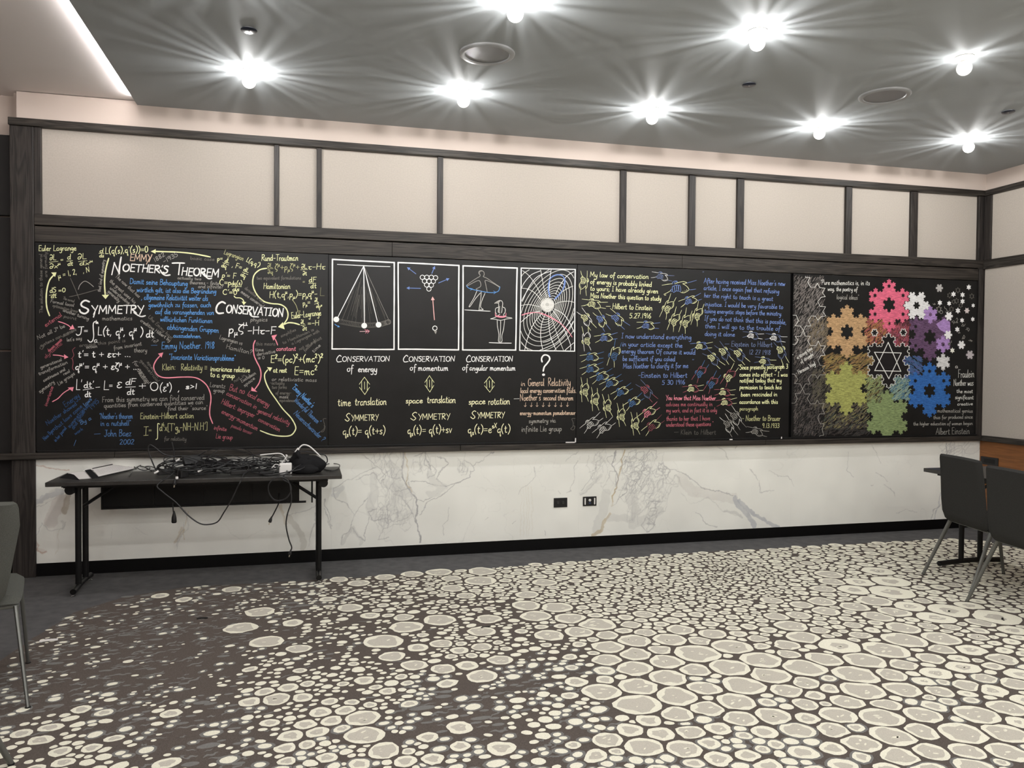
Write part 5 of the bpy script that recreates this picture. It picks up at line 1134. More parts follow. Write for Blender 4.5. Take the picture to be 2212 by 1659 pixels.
# grey notes
N_ = [('A','mathematics',1010,1152,1448,1150,62,'w'),('B','physics',1010,1168,1262,1168,60,'w'),('B','basic case',140,272,492,292,48,'f'),('A','actually two',2100,555,2445,572,42,'w'),('B','theorems - finite',130,628,560,640,52,'w'),('B','and infinite?',255,685,622,690,52,'w'),
 ('B','two equivalent formulations',1100,562,1745,560,50,'f'),('B','derivative is zero',925,695,1205,915,50,'f'),('B','means conserved',868,750,1190,975,52,'w'),('B','Lagrangian vs',560,1420,892,1512,60,'w'),('B','this means',1090,1515,1375,1515,56,'f'),
 ('D','Hamilton?',655,85,1035,175,66,'w'),('D','time',1080,125,1205,125,50,'w'),('D','derivative',1105,192,1375,148,52,'w'),('D','is 0',1118,240,1215,240,48,'w'),
 ('B','simplifies',1455,1400,1675,1300,42,'f'),('B','to Hamiltonian is',1485,1500,1935,1300,44,'f'),('B','a Lagrangian with',1615,1510,2015,1320,44,'f'),('B','not an explicit',1722,1590,2050,1420,46,'f'),('D','function of',1800,135,1960,-20,44,'f'),('D','time',1925,150,2035,45,50,'w'),
 ('D','or relativistic mass',1320,552,1972,568,56,'w'),('D','-actually',1290,605,1505,610,48,'f'),('D','two forms',1320,668,1540,668,52,'f'),('D','of energy-',1375,750,1605,750,50,'f'),('D','mass',1430,805,1560,805,48,'w'),('D','equivalence',1430,855,1655,858,42,'f'),
 ('D','Lorentz',420,640,648,662,66,'w'),('D','group',475,718,640,722,62,'w'),('D','not in',780,580,942,485,50,'f'),('D','Euclidean',885,580,1098,455,52,'w'),('D','space',925,645,1085,525,50,'w'),
 ('A','around this point is',680,1538,1352,1465,50,'f'),('A','action',780,1560,942,1548,50,'w'),('A','from invariant',1180,1582,1588,1512,58,'w'),('C','theory',1470,140,1662,140,66,'w'),
 ('A','The solution to these general',150,1050,140,190,46,'f'),('A','are formally',215,530,205,165,46,'f'),('A','that kind of symmetry',985,742,1052,280,46,'w'),
 ('A','The now that has',1195,520,1540,830,52,'w'),('A','the great uses his',1112,590,1480,915,54,'w'),('A','understanding',1118,695,1390,925,52,'w'),('A','generality',1085,740,1250,895,52,'w'),
 ('A','Uhe Emmy hast',1670,1110,2015,1435,52,'f'),('A','crediting Hilbert by',1558,1165,1990,1465,50,'w'),('A','To?',1715,1440,1800,1490,56,'w'),
 ('A','The normal',440,845,605,895,40,'f'),('A','Formal local',258,895,602,955,46,'w'),('A','optimisation linear',290,955,660,1045,46,'f'),('A','another turning',440,1022,815,1152,48,'w'),('A','point',450,1108,640,1152,44,'f'),
 ('A','Not all J^s be',80,1430,480,1250,54,'w'),('A','systems can express',120,1540,640,1290,46,'f'),('A','action',440,1400,640,1300,42,'f'),('A',"let's say",500,1460,720,1430,50,'w'),('A','ij',100,1570,170,1540,40,'f'),
 ('C','generational',120,380,432,262,48,'w'),('C','transformation',95,475,515,300,50,'w'),('C','continuous and',165,570,480,400,48,'w'),('C','real',455,478,550,425,44,'w'),('C','symmetry',108,735,325,580,56,'w'),('C','Lie groups',380,622,622,460,56,'w'),
 ('C','for general',1455,275,1680,605,50,'w'),('C','geometrical',1555,262,1810,580,48,'f'),('C','relativity',1520,420,1640,600,44,'w'),('C','special',1655,280,1815,520,44,'f'),
 ('C','From this symmetry we can find conserved',1010,862,2492,828,78,'w'),('C','quantities from conserved quantities we can',1035,942,2475,888,66,'w'),('C','find their "source"',1955,982,2540,972,60,'w'),('C','for relativity',1908,1418,2232,1422,58,'f')]
for rg, s_, x0, y0, x1, y1, h, c_ in N_: T(rg, NT, s_, x0, y0, x1, y1, h, c_, 7)
ST('D', NT, [(2110,1100),(2065,1110),(2085,1190),(2075,1250),(2030,1290),(2070,1285),(2095,1220),(2075,1200)], 6, 'f')
PT_ = 'chalk_pink_note'
for rg, s_, x0, y0, x1, y1, h, c_ in [('A','external',195,1250,435,1085,66,'p'),('A','dynamic symmetr',240,1612,438,1440,46,'p'),('C','dynamic',190,232,440,20,50,'q'),('C','invariance',210,925,305,640,52,'p'),('B','constant',1385,1592,1672,1590,66,'P'),
   ('D','But no',700,690,925,748,92,'p'),('D','local energy',960,765,1275,935,78,'p'),('D','conservation in',660,755,1095,965,70,'p'),('D','general relativity',1110,1005,1575,1195,72,'p'),('D','Hilbert: improper',585,880,1065,1090,78,'p'),('D','conservation',1120,1130,1430,1290,66,'p'),
   ('D','energy-momentum',588,1020,1110,1278,72,'p'),('D','pseudo tensor',730,1220,1030,1335,56,'q'),('D','infinite',480,1255,665,1282,60,'p'),('D','Lie group',508,1385,755,1402,70,'p')]:
    T(rg, PT_, s_, x0, y0, x1, y1, h, c_, 8)
BL = 'chalk_blue_quote'
for rg, s_, x0, y0, x1, y1, h, c_, ww in [('A','Damit seine Behauptung',1410,622,2250,655,80,'B',9),('A','wörtlich gilt, ist also die Begründung',1512,742,2665,765,72,'B',9),('A',', allgemeine Relativität weiter als',1575,852,2545,870,80,'B',9),
   ('A','gewöhnlich zu fassen, auch',1680,960,2590,962,72,'B',9),('A','auf die vorangehenden von',1778,1058,2630,1075,76,'B',9),('A','willkürlichen Funktionen',1850,1168,2608,1192,74,'B',9),('A','abhängenden Gruppen',1950,1282,2698,1332,78,'B',9),('A','auszudehnen.',2040,1398,2450,1412,60,'B',9),
   ('A','-',1700,1545,1830,1545,80,'b',9),('A','Emmy Noether. 1918',1868,1568,2640,1558,100,'B',9),('C','"Invariante Variationsprobleme"',1975,245,2945,262,84,'B',9)]:
    T(rg, BL, s_, x0, y0, x1, y1, h, c_, ww)
for rg, s_, x0, y0, x1, y1, h, c_, ww in [('D','"Emmy Noether\'s',1605,650,1900,945,80,'B',9),('D','Wonderful Theorem"',1640,840,1990,1190,76,'b',9),('D','Neuenschwander ?',1635,1030,2055,1440,76,'b',9),
   ('C','"Noether\'s theorem',968,1105,1455,1100,80,'b',9),('C','in a nutshell"',985,1205,1430,1200,78,'b',9),('C','-',880,1365,1010,1360,90,'b',8),('C','John Baez',1038,1360,1435,1355,95,'b',9),('C','2002',1262,1475,1475,1472,72,'b',9),
   ('C','Energy',480,940,690,780,80,'n',8),('C','Noether showed',215,1200,650,900,62,'n',8),('C','that laws come',340,1270,730,930,60,'n',8),('C','symmetries',540,1240,770,960,56,'n',8),('C','and conserved',600,1260,830,900,56,'n',8),('C','laws',770,930,865,820,60,'b',8),('C','1995',860,975,975,850,66,'n',8),
   ('C','Nina Byers',180,1420,330,1260,56,'n',8),('C','in her journal',340,1440,500,1240,52,'n',8),('C','work',620,1340,740,1260,50,'n',8),('C','By a',700,1190,860,1110,60,'b',8),('C','/',0,0,1,1,1,'n',1)]:
    if s_ != '/': T(rg, 'chalk_blue_note', s_, x0, y0, x1, y1, h, c_, ww)
ST('C', 'chalk_blue_note', [(600,1495),(632,1412)], 8, 'b', False)

# ================= board B: four framed drawings
FR = 'chalk_frame'
for reg, c4 in (('E', [(125,140),(1048,188),(1045,1485),(120,1478)]), ('F', [(-830,188),(78,232),(72,1492),(-825,1482)]), ('F', [(140,236),(948,270),(925,1495),(135,1492)]), ('F', [(1008,270),(1815,290),(1805,1512),(985,1500)])):
    mb = part(reg, FR); wd = 20 if c4[0][0] < 1000 else 15
    for a_, b2 in zip(c4, c4[1:]+c4[:1]):
        m1 = (a_[0]*.66+b2[0]*.34+RJ.uniform(-3, 3), a_[1]*.66+b2[1]*.34+RJ.uniform(-3, 3)); m2 = (a_[0]*.3+b2[0]*.7+RJ.uniform(-3, 3), a_[1]*.3+b2[1]*.7+RJ.uniform(-3, 3))
        stroke(mb, reg, [a_, m1, m2, b2], wd, 'W', True, sq=True)
PN = 'chalk_pendulum'
ST('E', PN, [(198,215),(590,235),(985,250)], 11, 'W', False)
for e_ in ((208,1000), (602,1100), (800,1080)): ST('E', PN, [(593,240),((593+e_[0])/2, (240+e_[1])/2), e_], 15, 'W', False)
for k in range(34):
    q_ = RJ.uniform(.02, .98); ang_ = -.52+1.0*q_; L = 880; f0 = RJ.uniform(.15, .6); f1 = min(1, f0+RJ.uniform(.25, .6)); 
    ST('E', PN, [(593+L*math.sin(ang_*.95)*f0, 240+L*math.cos(ang_*.95)*f0), (593+L*math.sin(ang_*.95)*f1, 240+L*math.cos(ang_*.95)*f1)], 4, 'f', False, lay=.0002)
ST('E', PN, [(600,250),(780,640),(960,1030)], 6, 'w', False, lay=.0002)
def circ(reg, name, cx, cy, rx, ry, w0, col, n_=18, **k): ST(reg, name, [(cx+rx*math.cos(2*math.pi*i/n_), cy+ry*math.sin(2*math.pi*i/n_)) for i in range(n_+1)], w0, col, False, **k)
def disc(reg, name, cx, cy, rx, ry, col, n_=18, **k): poly(part(reg, name), reg, [(cx+rx*math.cos(2*math.pi*i/n_), cy+ry*math.sin(2*math.pi*i/n_)) for i in range(n_)], col, **k)
for cx, cy in ((183,1037), (600,1130), (814,1117)): disc('E', PN, cx, cy, 43, 42, 'W')
arc = [(250,1070),(400,1100),(530,1120),(700,1125),(850,1110),(930,1085),(960,1075)]
for k in range(38):
    q_ = k/37*6; i = min(5, int(q_)); a_ = arc[i]; b2 = arc[i+1]; u_ = q_-i; circ('E', PN, a_[0]+(b2[0]-a_[0])*u_, a_[1]+(b2[1]-a_[1])*u_, 38, 36, 3.2, 'f' if k < 37 else 'w', 14, lay=.0002)
ST('E', PN, [(160,1108),(190,1130),(222,1142)], 9, 'B'); tri(part('E', PN), 'E', (212,1125), (238,1150), (200,1156), 'B')
for k in (0,):
    ST('E', PN, [(535,1217),(670,1213)], 10, 'P', False); ST('E', PN, [(535,1217),(670,1213)], 6, 'W', False, lay=.0006)
    ST('E', PN, [(640,1190),(678,1212),(648,1242)], 9, 'P', False); ST('E', PN, [(610,1188),(645,1213),(618,1242)], 9, 'P', False)
BI = 'chalk_balls'
for cx, cy in ((1468,408),(1535,408),(1602,408),(1665,415),(1500,465),(1568,467),(1632,468),(1532,522),(1602,526),(1566,582)):
    circ('E', BI, cx, cy, 33, 33, 9, 'W'); disc('E', BI, cx+6, cy-2, 16, 16, (.05, .048, .045), 12)
circ('E', BI, 1655, 1168, 33, 33, 11, 'W'); poly(part('E', BI), 'E', [(1640,1210),(1685,1210),(1668,1258)], 'w')
def arrow(reg, name, p, q, w0, col, hd=30):
    dx, dy = q[0]-p[0], q[1]-p[1]; L = math.hypot(dx, dy); dx /= L; dy /= L; e_ = (q[0]-dx*hd*1.4, q[1]-dy*hd*1.4)
    ST(reg, name, [p, e_], w0, col, False); tri(part(reg, name), reg, q, (e_[0]-dy*hd*.75, e_[1]+dx*hd*.75), (e_[0]+dy*hd*.75, e_[1]-dx*hd*.75), col)
for p, q in (((1370,355),(1240,258)), ((1610,350),(1655,240)), ((1712,492),(1872,425)), ((1440,573),(1230,568))): arrow('E', BI, p, q, 13, 'v', 32)
arrow('E', BI, (1648,1042), (1620,695), 15, (.92, .52, .50), 38)
DN = 'chalk_dancer'
for pts in ([(390,395),(395,370),(375,350),(380,320),(415,308),(450,330),(455,370),(440,398)], [(390,395),(330,430),(240,490),(190,530)], [(190,545),(270,500),(340,465),(385,460),(405,510),(395,550),(335,580)], [(335,582),(355,600),(420,615)],
            [(440,398),(500,425),(580,480),(655,530),(690,550)], [(690,560),(610,510),(530,470),(470,455),(480,520),(500,625)], [(350,605),(300,720),(232,835),(240,848),(262,820),(330,720),(400,640)],
            [(412,625),(402,740),(375,900)], [(470,640),(420,760),(402,850),(440,890),(385,892)]): ST('F', DN, pts, 8, 'w' if pts[0][1] < 590 else 'z')
ST('F', DN, [(165,895),(350,905),(545,915)], 10, 'W'); ST('F', DN, [(190,530),(225,570),(330,600),(500,632),(610,635),(670,610),(690,550)], 9, 'B')
for p in ([(245,570),(285,582),(250,600)], [(595,612),(632,632),(600,655)]): ST('F', DN, p, 8, 'B', False)
poly(part('F', DN), 'F', [(372,362),(376,330),(400,310),(440,315),(400,325),(388,350),(392,372)], 'f')
for pts in ([(670,790),(672,850),(640,865),(625,880),(625,930),(640,960)], [(612,798),(650,770),(690,755),(720,765),(732,800),(725,850)], [(725,850),(765,870),(770,920),(745,965)], [(690,940),(665,925),(670,880),(688,845)], [(712,940),(722,900),(722,860)],
            [(550,1028),(620,1005),(690,960)], [(550,1030),(620,1035),(700,1050),(790,1030),(872,1018),(800,1005),(740,975)], [(650,1045),(655,1150),(675,1260),(668,1360),(690,1375)], [(702,1060),(700,1200),(690,1370)], [(760,1045),(745,1180),(720,1280),(722,1360),(700,1378)]):
    ST('F', DN, pts, 9, 'z')
poly(part('F', DN), 'F', [(612,798),(650,768),(700,756),(690,775),(665,800)], 'w'); poly(part('F', DN), 'F', [(670,925),(680,850),(692,860),(690,930)], 'w')
ST('F', DN, [(530,1383),(690,1390),(860,1392)], 11, 'W')
for k in range(6): ST('F', DN, [(620,930+k*6),(630,975+k*3),(700,1000+k*4-12),(770,985+k*3),(782,940+k*5)], 6, 'P')
# bent space grid
GN = 'chalk_warped_grid'
LFT, RGT, TOP, BOT = 1012, 1800, 295, 1500
def clipst(pts, w0, col):
    pts = crom2(pts, 6); run = []
    def inb(p):
        v = (p[1]-TOP)/(BOT-TOP); return LFT-18*v+4 < p[0] < RGT-3*v and TOP-4 < p[1] < BOT+6
    for p in pts:
        if inb(p): run.append(p)
        else:
            if len(run) > 1: ST('F', GN, run, w0, col, False)
            run = []
    if len(run) > 1: ST('F', GN, run, w0, col, False)
cx0, cy0 = 1395, 825
# closed contours stretched along the diagonal through the mass
for k, (A_, B_, off) in enumerate([(150,95,10),(190,112,14),(235,130,18),(275,150,22),(320,172,26),(365,196,28),(415,225,30),(475,262,34),(540,305,38),(610,355,44),(690,415,50)]):
    pts = []; th = math.radians(63)
    for i in range(29):
        a_ = 2*math.pi*i/28; u_, v_ = A_*math.cos(a_), B_*math.sin(a_)*(1-.12*math.cos(a_))
        x = cx0+20+u_*math.cos(th)-v_*math.sin(th); y = cy0+35-u_*math.sin(th)-v_*math.cos(th); pts.append((x+off*.3, y))
    clipst(pts, 8, 'z')
for pts in ([(1015,300),(1120,380),(1230,530),(1310,690)], [(1015,570),(1110,585),(1210,640),(1300,740)], [(1010,828),(1110,815),(1210,830),(1285,850)], [(1000,1085),(1080,1010),(1180,940),(1290,915)],
            [(1060,1495),(1100,1330),(1190,1110),(1330,930)], [(1330,1490),(1300,1320),(1310,1120),(1380,930)], [(1530,1495),(1450,1300),(1420,1100),(1420,930)], [(1640,1500),(1560,1300),(1490,1100),(1440,920)],
            [(1745,1495),(1740,1400),(1620,1120),(1480,900)], [(1800,1240),(1740,1100),(1640,960),(1500,880)], [(1805,785),(1720,765),(1600,775),(1510,810)], [(1780,540),(1690,580),(1590,650),(1500,760)], [(1805,320),(1700,380),(1600,510),(1520,660)],
            [(1455,295),(1440,400),(1430,560),(1420,700)], [(1298,295),(1320,420),(1350,580),(1390,700)], [(1140,290),(1050,345),(1018,390)], [(1300,310),(1160,370),(1060,480),(1018,560)], [(1440,320),(1250,400),(1120,560),(1025,770)],
            [(1000,1360),(1060,1440),(1120,1500)], [(1800,930),(1745,1060),(1600,1230),(1430,1350),(1330,1380)], [(1805,1180),(1700,1320),(1580,1420),(1500,1500)], [(1800,1380),(1740,1430),(1660,1500)], [(1280,1500),(1400,1450),(1540,1380),(1680,1230),(1790,1060)]):
    clipst(pts, 8, 'W' if RJ.random() < .5 else 'z')
for k in range(3): ST('F', GN, [(1430+k*7,700),(1408+k*6,580),(1435+k*5,440-k*8),(1530,378-k*5),(1620,388-k*4),(1665-k*7,450),(1650-k*6,560),(1590,640+k*8),(1500+k*8,735)], 9, 'v', lay=.0006)
for k in range(2): ST('F', GN, [(1018,975-k*6),(1120,945-k*5),(1250,935),(1370,965+k*9),(1500,1030+k*10),(1610,1110),(1700,1200),(1768,1300)], 9, 'P', lay=.0006)
disc('F', GN, 1400, 822, 104, 108, (.55, .54, .51), 28, lay=.0007)
for k in range(14): circ('F', GN, 1400+RJ.uniform(-8, 8), 818+RJ.uniform(-8, 8), RJ.uniform(30, 98), RJ.uniform(30, 100), 7, (.78, .77, .74), 20, lay=.0008)
# captions
CP = 'chalk_caption'
for rg, x0, x1, y in (('G',205,1075,238), ('G',1292,2135,238), ('H',208,965,238)):
    sl = (x1-x0)/6.2*1.0
    k_ = (x1-x0)/870
    ST(rg, CP, [(x0+75*k_,150),(x0+50*k_,132),(x0+15*k_,165),(x0,205),(x0+20*k_,240),(x0+80*k_,232)], 13, 'W'); T(rg, CP, 'ONSERVATION', x0+88*k_, y-4, x1, y-10, 80, 'W', 12)
T('G', CP, 'of', 370, 400, 480, 398, 112, 'W', 12); T('G', CP, 'energy', 552, 402, 868, 402, 105, 'W', 13); T('G', CP, 'of', 1395, 380, 1500, 378, 100, 'W', 11); T('G', CP, 'momentum', 1530, 382, 2025, 380, 95, 'W', 12); T('H', CP, 'of', 138, 378, 235, 374, 98, 'W', 11); T('H', CP, 'angular momentum', 258, 378, 1008, 378, 88, 'W', 12)
def eqv(rg, cx, y0, y1, w0):
    nm_ = 'chalk_double_arrow'; H = y1-y0
    for s in (-1, 1):
        ST(rg, nm_, [(cx, y0), (cx+s*w0, y0+H*.41)], 11, 'Y', False); ST(rg, nm_, [(cx+6, y1), (cx+s*w0*.95, y1-H*.41)], 11, 'Y', False); ST(rg, nm_, [(cx+s*w0*.55, y0+H*.25), (cx+s*w0*.52, y1-H*.25)], 11, 'Y', False)
    ST(rg, nm_, [(cx, y0+H*.27), (cx+2, y1-H*.31)], 11, 'Y', False)
eqv('G', 658, 488, 770, 85); eqv('G', 1716, 463, 730, 75); eqv('H', 582, 480, 732, 82)
YE = (.95, .92, .60)
CC['e'] = YE
T('G', CP, 'time', 222, 958, 440, 955, 125, 'e', 12); T('G', CP, 'translation', 500, 945, 1020, 940, 125, 'e', 12); T('G', CP, 'space', 1328, 912, 1610, 908, 92, 'e', 12); T('G', CP, 'translation', 1675, 910, 2145, 905, 118, 'e', 12)
T('H', CP, 'space', 240, 930, 522, 925, 100, 'e', 12); T('H', CP, 'rotation', 562, 935, 918, 930, 118, 'e', 12)
for rg, x0, x1, y in (('G',340,885,1195), ('G',1410,2055,1178), ('H',275,830,1155)):
    k_ = (x1-x0)/545; ST(rg, CP, [(x0+85*k_,y-105),(x0+60*k_,y-118),(x0+25*k_,y-85),(x0+45*k_,y-50),(x0+70*k_,y-20),(x0+40*k_,y+10),(x0,y-20)], 12, 'e'); T(rg, CP, 'YMMETRY', x0+100*k_, y, x1, y-6, 92, 'e', 12)
T('G', CP, 'q`s(t)= q(t+s)', 305, 1430, 1005, 1415, 130, 'e', 12); T('G', CP, 'q`s(t)= q(t)+sv', 1360, 1415, 2085, 1390, 130, 'e', 12); T('H', CP, 'q`s(t)=e^s^Xq(t)', 232, 1400, 925, 1390, 130, 'e', 12)
ST('H', HD, [(1440,240),(1430,190),(1455,140),(1500,125),(1550,150),(1562,200),(1520,265),(1475,320),(1458,390)], 24, 'W'); disc('H', HD, 1463, 448, 25, 20, 'W', 14)
G_ = [('in',1092,628,1165,628,80,'O'),('General',1208,635,1480,628,120,'O'),('Relativity',1535,632,1910,625,130,'O'),('local energy conservation',1085,745,1815,738,82,'O'),('fails.',1835,745,2000,745,95,'O'),
      ('-',965,875,1090,875,90,'z'),('Noether\'s',1078,872,1420,862,105,'O'),('second theorem',1455,862,1950,865,85,'O'),('energy-momentum pseudotensor',1078,1105,1985,1098,72,'O'),('symmetry via',1222,1235,1665,1222,74,'w'),('infinite Lie group',1100,1375,1762,1368,92,'w')]
for s_, x0, y0, x1, y1, h, c_ in G_: T('H', NT, s_, x0, y0, x1, y1, h, c_, 9)
for k in range(8): T('H', NT, '↓', 1140+k*98, 970, 1190+k*98, 968, 68, 'O', 8)
ST('H', NT, [(1980,1160),(1925,1165),(1945,1230),(1940,1290),(1905,1330),(1950,1345),(1975,1290),(1940,1280)], 6, 'f')

# ================= board C: quotes and clasped hands
for rg, s_, x0, y0, x1, y1, h, c_ in [('I','My law of conservation',283,232,1335,270,92,'Y'),('I','of energy is probably linked',288,355,1392,408,88,'Y'),('I','to yours; I have already given',285,475,1508,528,88,'Y'),('I','Miss Noether this question to study',288,605,1562,660,88,'Y'),('I','"',1600,640,1655,640,90,'Y'),
   ('I','_ Hilbert to Einstein',570,800,1405,830,98,'Y'),('I','5.27.1916',988,970,1385,975,90,'Y')]: T(rg, 'chalk_yellow_quote', s_, x0, y0, x1, y1, h, c_, 10)
for rg, s_, x0, y0, x1, y1, h, c_ in [('I','"',770,1185,805,1185,80,'u'),('I','I now understand everything',845,1332,2105,1355,92,'v'),('I','in your article except the',860,1475,1942,1500,88,'v'),('I','energy theorem Of course it would',850,1602,2175,1625,88,'v'),('K','be sufficient if you asked',868,160,1812,168,88,'v'),
   ('K','Miss Noether to clarify it for me',875,298,2050,288,92,'v'),('K','-Einstein to Hilbert',1145,460,2030,462,92,'v'),('K','5 30 1916',1570,590,1995,580,82,'v'),('L','"',195,215,245,215,80,'v')]: T(rg, 'chalk_blue_quote', s_, x0, y0, x1, y1, h, c_, 9)
for rg, s_, x0, y0, x1, y1, h, c_ in [('J','"',385,230,430,230,90,'u'),('J',"After having received Miss Noether's new",415,345,1875,395,92,'v'),('J','article, I once again feel that refusing',415,465,1770,530,86,'v'),('J','her the right to teach is a great',420,600,1660,665,84,'v'),('J','injustice. I would be very favorable to',432,755,1838,810,84,'v'),
   ('J','taking energetic steps before the ministry.',425,880,1820,930,84,'v'),('J','If you do not think that this is possible,',425,1010,1900,1085,86,'v'),('J','then I will go to the trouble of',435,1150,1790,1200,86,'v'),('J','doing it alone',430,1290,975,1300,84,'v'),('J','_ Einstein to Hilbert',790,1475,1650,1490,94,'u'),('J','12 27 1918',1225,1620,1615,1632,86,'u')]: T(rg, 'chalk_long_blue_quote', s_, x0, y0, x1, y1, h, c_, 8.5)
for rg, s_, x0, y0, x1, y1, h, c_ in [('K','You know that Miss Noether',1640,862,2545,868,88,'P'),('K','advises me continually in',1645,975,2480,970,74,'p'),('K','my work, and in fact it is only',1650,1085,2565,1080,80,'p'),('K','thanks to her that I have',1650,1235,2440,1225,82,'p'),('K','understood these questions "',1650,1340,2500,1325,78,'p')]: T(rg, 'chalk_red_quote', s_, x0, y0, x1, y1, h, c_, 9)
T('K', NT, '_ Klein to Hilbert', 1790, 1480, 2545, 1480, 88, 'f', 6)
for rg, s_, x0, y0, x1, y1, h, c_ in [('L','"Since presently paragraph 3',1035,318,1925,300,88,'Y'),('L','comes into effect - I was',1055,440,1920,440,78,'Y'),('L','notified today that my',1058,548,1812,545,82,'Y'),('L','permission to teach has',1058,668,1810,670,82,'Y'),('L','been rescinded in',1078,798,1735,795,78,'Y'),
   ('L','accordance with this',1055,930,1745,930,78,'Y'),('L','paragraph',1058,1050,1390,1050,70,'y'),('L','- Noether to Brauer',1100,1235,1790,1235,98,'y'),('L','9.13.1933',1460,1360,1772,1362,82,'y')]: T(rg, 'chalk_yellow_letter', s_, x0, y0, x1, y1, h, c_, 9.5)
def clasp(rg, cx, cy, ang, s, A_, B_, lw=7):
    a_ = math.radians(ang); ca, sa = math.cos(a_), math.sin(a_); mb = MB(); k = s/235
    def go(pts, c_, sm=True):
        stroke(mb, rg, [(cx+(x*ca+y*sa)*k, cy+(-x*sa+y*ca)*k) for x, y in pts], lw, c_, sm, k=3)
    go([(-232,-72),(-150,-68),(-92,-62)], A_, False); go([(-92,-58),(-88,-78),(-60,-90),(-32,-86),(-22,-72),(-45,-78),(-65,-70),(-70,-58)], B_)
    go([(-60,-56),(0,-62),(60,-60),(92,-42),(100,-28)], A_); go([(96,-32),(150,-34),(232,-40)], B_, False)
    go([(-235,52),(-180,40),(-130,22)], A_, False); circ_ = [(-120+14*math.cos(t*1.05), 22+14*math.sin(t*1.05)) for t in range(7)]; go(circ_, B_)
    for j, (x, y) in enumerate(((-92,10),(-64,2),(-36,6),(-12,16))):
        go([(x-16,y+30),(x-12,y-24),(x+6,y-40),(x+16,y-20),(x+10,y+34),(x-6,y+46),(x-16,y+30)], B_)
    go([(-10,72),(30,88),(70,82),(108,64)], A_); 
    for x, y in ((20,82),(48,80),(74,70)): go([(x,y),(x+8,y-18)], A_, False)
    go([(42,-34),(70,-10),(98,26),(110,62)], A_); go([(42,-34),(72,-32),(96,-34)], A_); go([(108,64),(150,70),(200,74)], B_, False)
    o = mb.build('chalk_handclasp', 'chalk', boards['C'][0])
    if A_ != B_: o['label'] = 'clasped hands drawn in two chalk colours'
for h in [('I',175,350,-88,225,'Y','Y'),('I',370,715,-3,235,'Y','Y'),('I',1590,225,-6,205,'z','u'),('I',1900,412,12,315,'Y','v'),('I',2092,645,24,215,'Y','v'),('I',1685,760,68,235,'Y','Y'),('I',1800,990,72,225,'Y','Y'),('J',90,1015,76,230,'Y','Y'),('J',305,890,76,225,'Y','Y'),
  ('I',230,1000,-50,225,'W','Y'),('I',500,1025,-55,215,'Y','v'),('I',790,995,-37,235,'Y','v'),('I',1335,1100,3,212,'Y','v'),('I',215,1335,100,225,'W','Y'),('I',580,1315,13,215,'Y','v'),('K',330,85,13,218,'Y','b'),('K',725,20,76,250,'Y','b'),('K',330,290,20,220,'Y','b'),('K',505,430,27,222,'Y','b'),
  ('K',675,540,29,222,'Y','b'),('K',865,700,33,212,'Y','b'),('K',1075,890,38,212,'Y','b'),('K',1310,710,-44,235,'u','p'),('K',1345,1070,41,225,'Y','P'),('K',1425,1310,42,235,'Y','q'),('K',185,672,96,222,'Y','Y'),('K',372,840,97,215,'Y','Y'),('K',592,958,104,215,'Y','Y'),('K',842,1122,100,215,'Y','Y'),
  ('K',1092,1278,101,212,'Y','Y'),('K',322,1265,42,235,'z','z'),('K',545,1350,42,235,'z','z'),('J',380,1465,8,205,'v','Y'),('J',1305,1280,-2,192,'u','W'),('J',1715,1325,-5,198,'u','W'),('L',600,130,-38,225,'u','Y'),('L',795,30,-50,230,'u','Y'),('L',1065,55,-44,220,'u','Y'),('L',1520,165,-5,195,'u','Y'),
  ('L',1812,10,-64,225,'u','Y'),('L',360,350,60,212,'p','b'),('L',570,540,60,215,'p','b'),('L',880,415,60,225,'p','Y'),('L',230,655,9,195,'p','Y'),('L',800,722,4,193,'p','Y'),('L',830,895,12,193,'p','Y'),('L',1000,1190,-52,240,'z','w'),('L',870,1330,-55,225,'z','w'),('L',1380,1430,-8,208,'w','w')]: clasp(*h)

# ================= board D: fractal snowflakes
XS = .865                                               # the wall runs away from the camera: horizontal shrink of this board in photo pixels
def koch(cx, cy, R, depth, rot=0.):
    P = [(R*math.cos(math.radians(90+120*i+rot)), R*math.sin(math.radians(90+120*i+rot))) for i in range(3)][::-1]
    for _ in range(depth):
        q = []
        for (x0, y0), (x1, y1) in zip(P, P[1:]+P[:1]):
            dx, dy = (x1-x0)/3, (y1-y0)/3; a_ = (x0+dx, y0+dy); b2 = (x0+2*dx, y0+2*dy); c60, s60 = .5, math.sqrt(3)/2
            q += [(x0, y0), a_, (a_[0]+dx*c60-dy*s60, a_[1]+dx*s60+dy*c60), b2]
        P = q
    return [(cx+x*XS, cy-y) for x, y in P]
REG['Z'] = (0, 0, 1); BRD['Z'] = 'D'
SC = MB(); SF = 'chalk_snowflake'
# scribbled shading behind
def scrib(px0, py0, px1, py1, n_, cols, L, ang, w0=1.4, al=.85, clip=None, lay=.0001):
    for _ in range(n_):
        x, y = RJ.uniform(px0, px1), RJ.uniform(py0, py1); a_ = ang+RJ.gauss(0, .22); l_ = L*RJ.uniform(.5, 1.2)
        if clip and not clip(x, y): continue
        stroke(SC, 'Z', [(x-l_*math.cos(a_)*.5, y+l_*math.sin(a_)*.5), (x+RJ.uniform(-1, 1), y+RJ.uniform(-1, 1)), (x+l_*math.cos(a_)*.5, y-l_*math.sin(a_)*.5)], w0, RJ.choice(cols), True, al, lay=lay, k=2)
lft = [(1713.5,594),(1738,594),(1745,610),(1752,621),(1760,621),(1765,612),(1782,622),(1776,632),(1782,641),(1768,651),(1782,662),(1777,674),(1783,683),(1784,760),(1768,778),(1784,790),(1780,812),(1784,880),(1778,893),(1782,900),(1768,906),(1782,920),(1778,940),(1713.5,944)]
poly(SC, 'Z', lft, (.155, .135, .125), .30, lay=.00005)
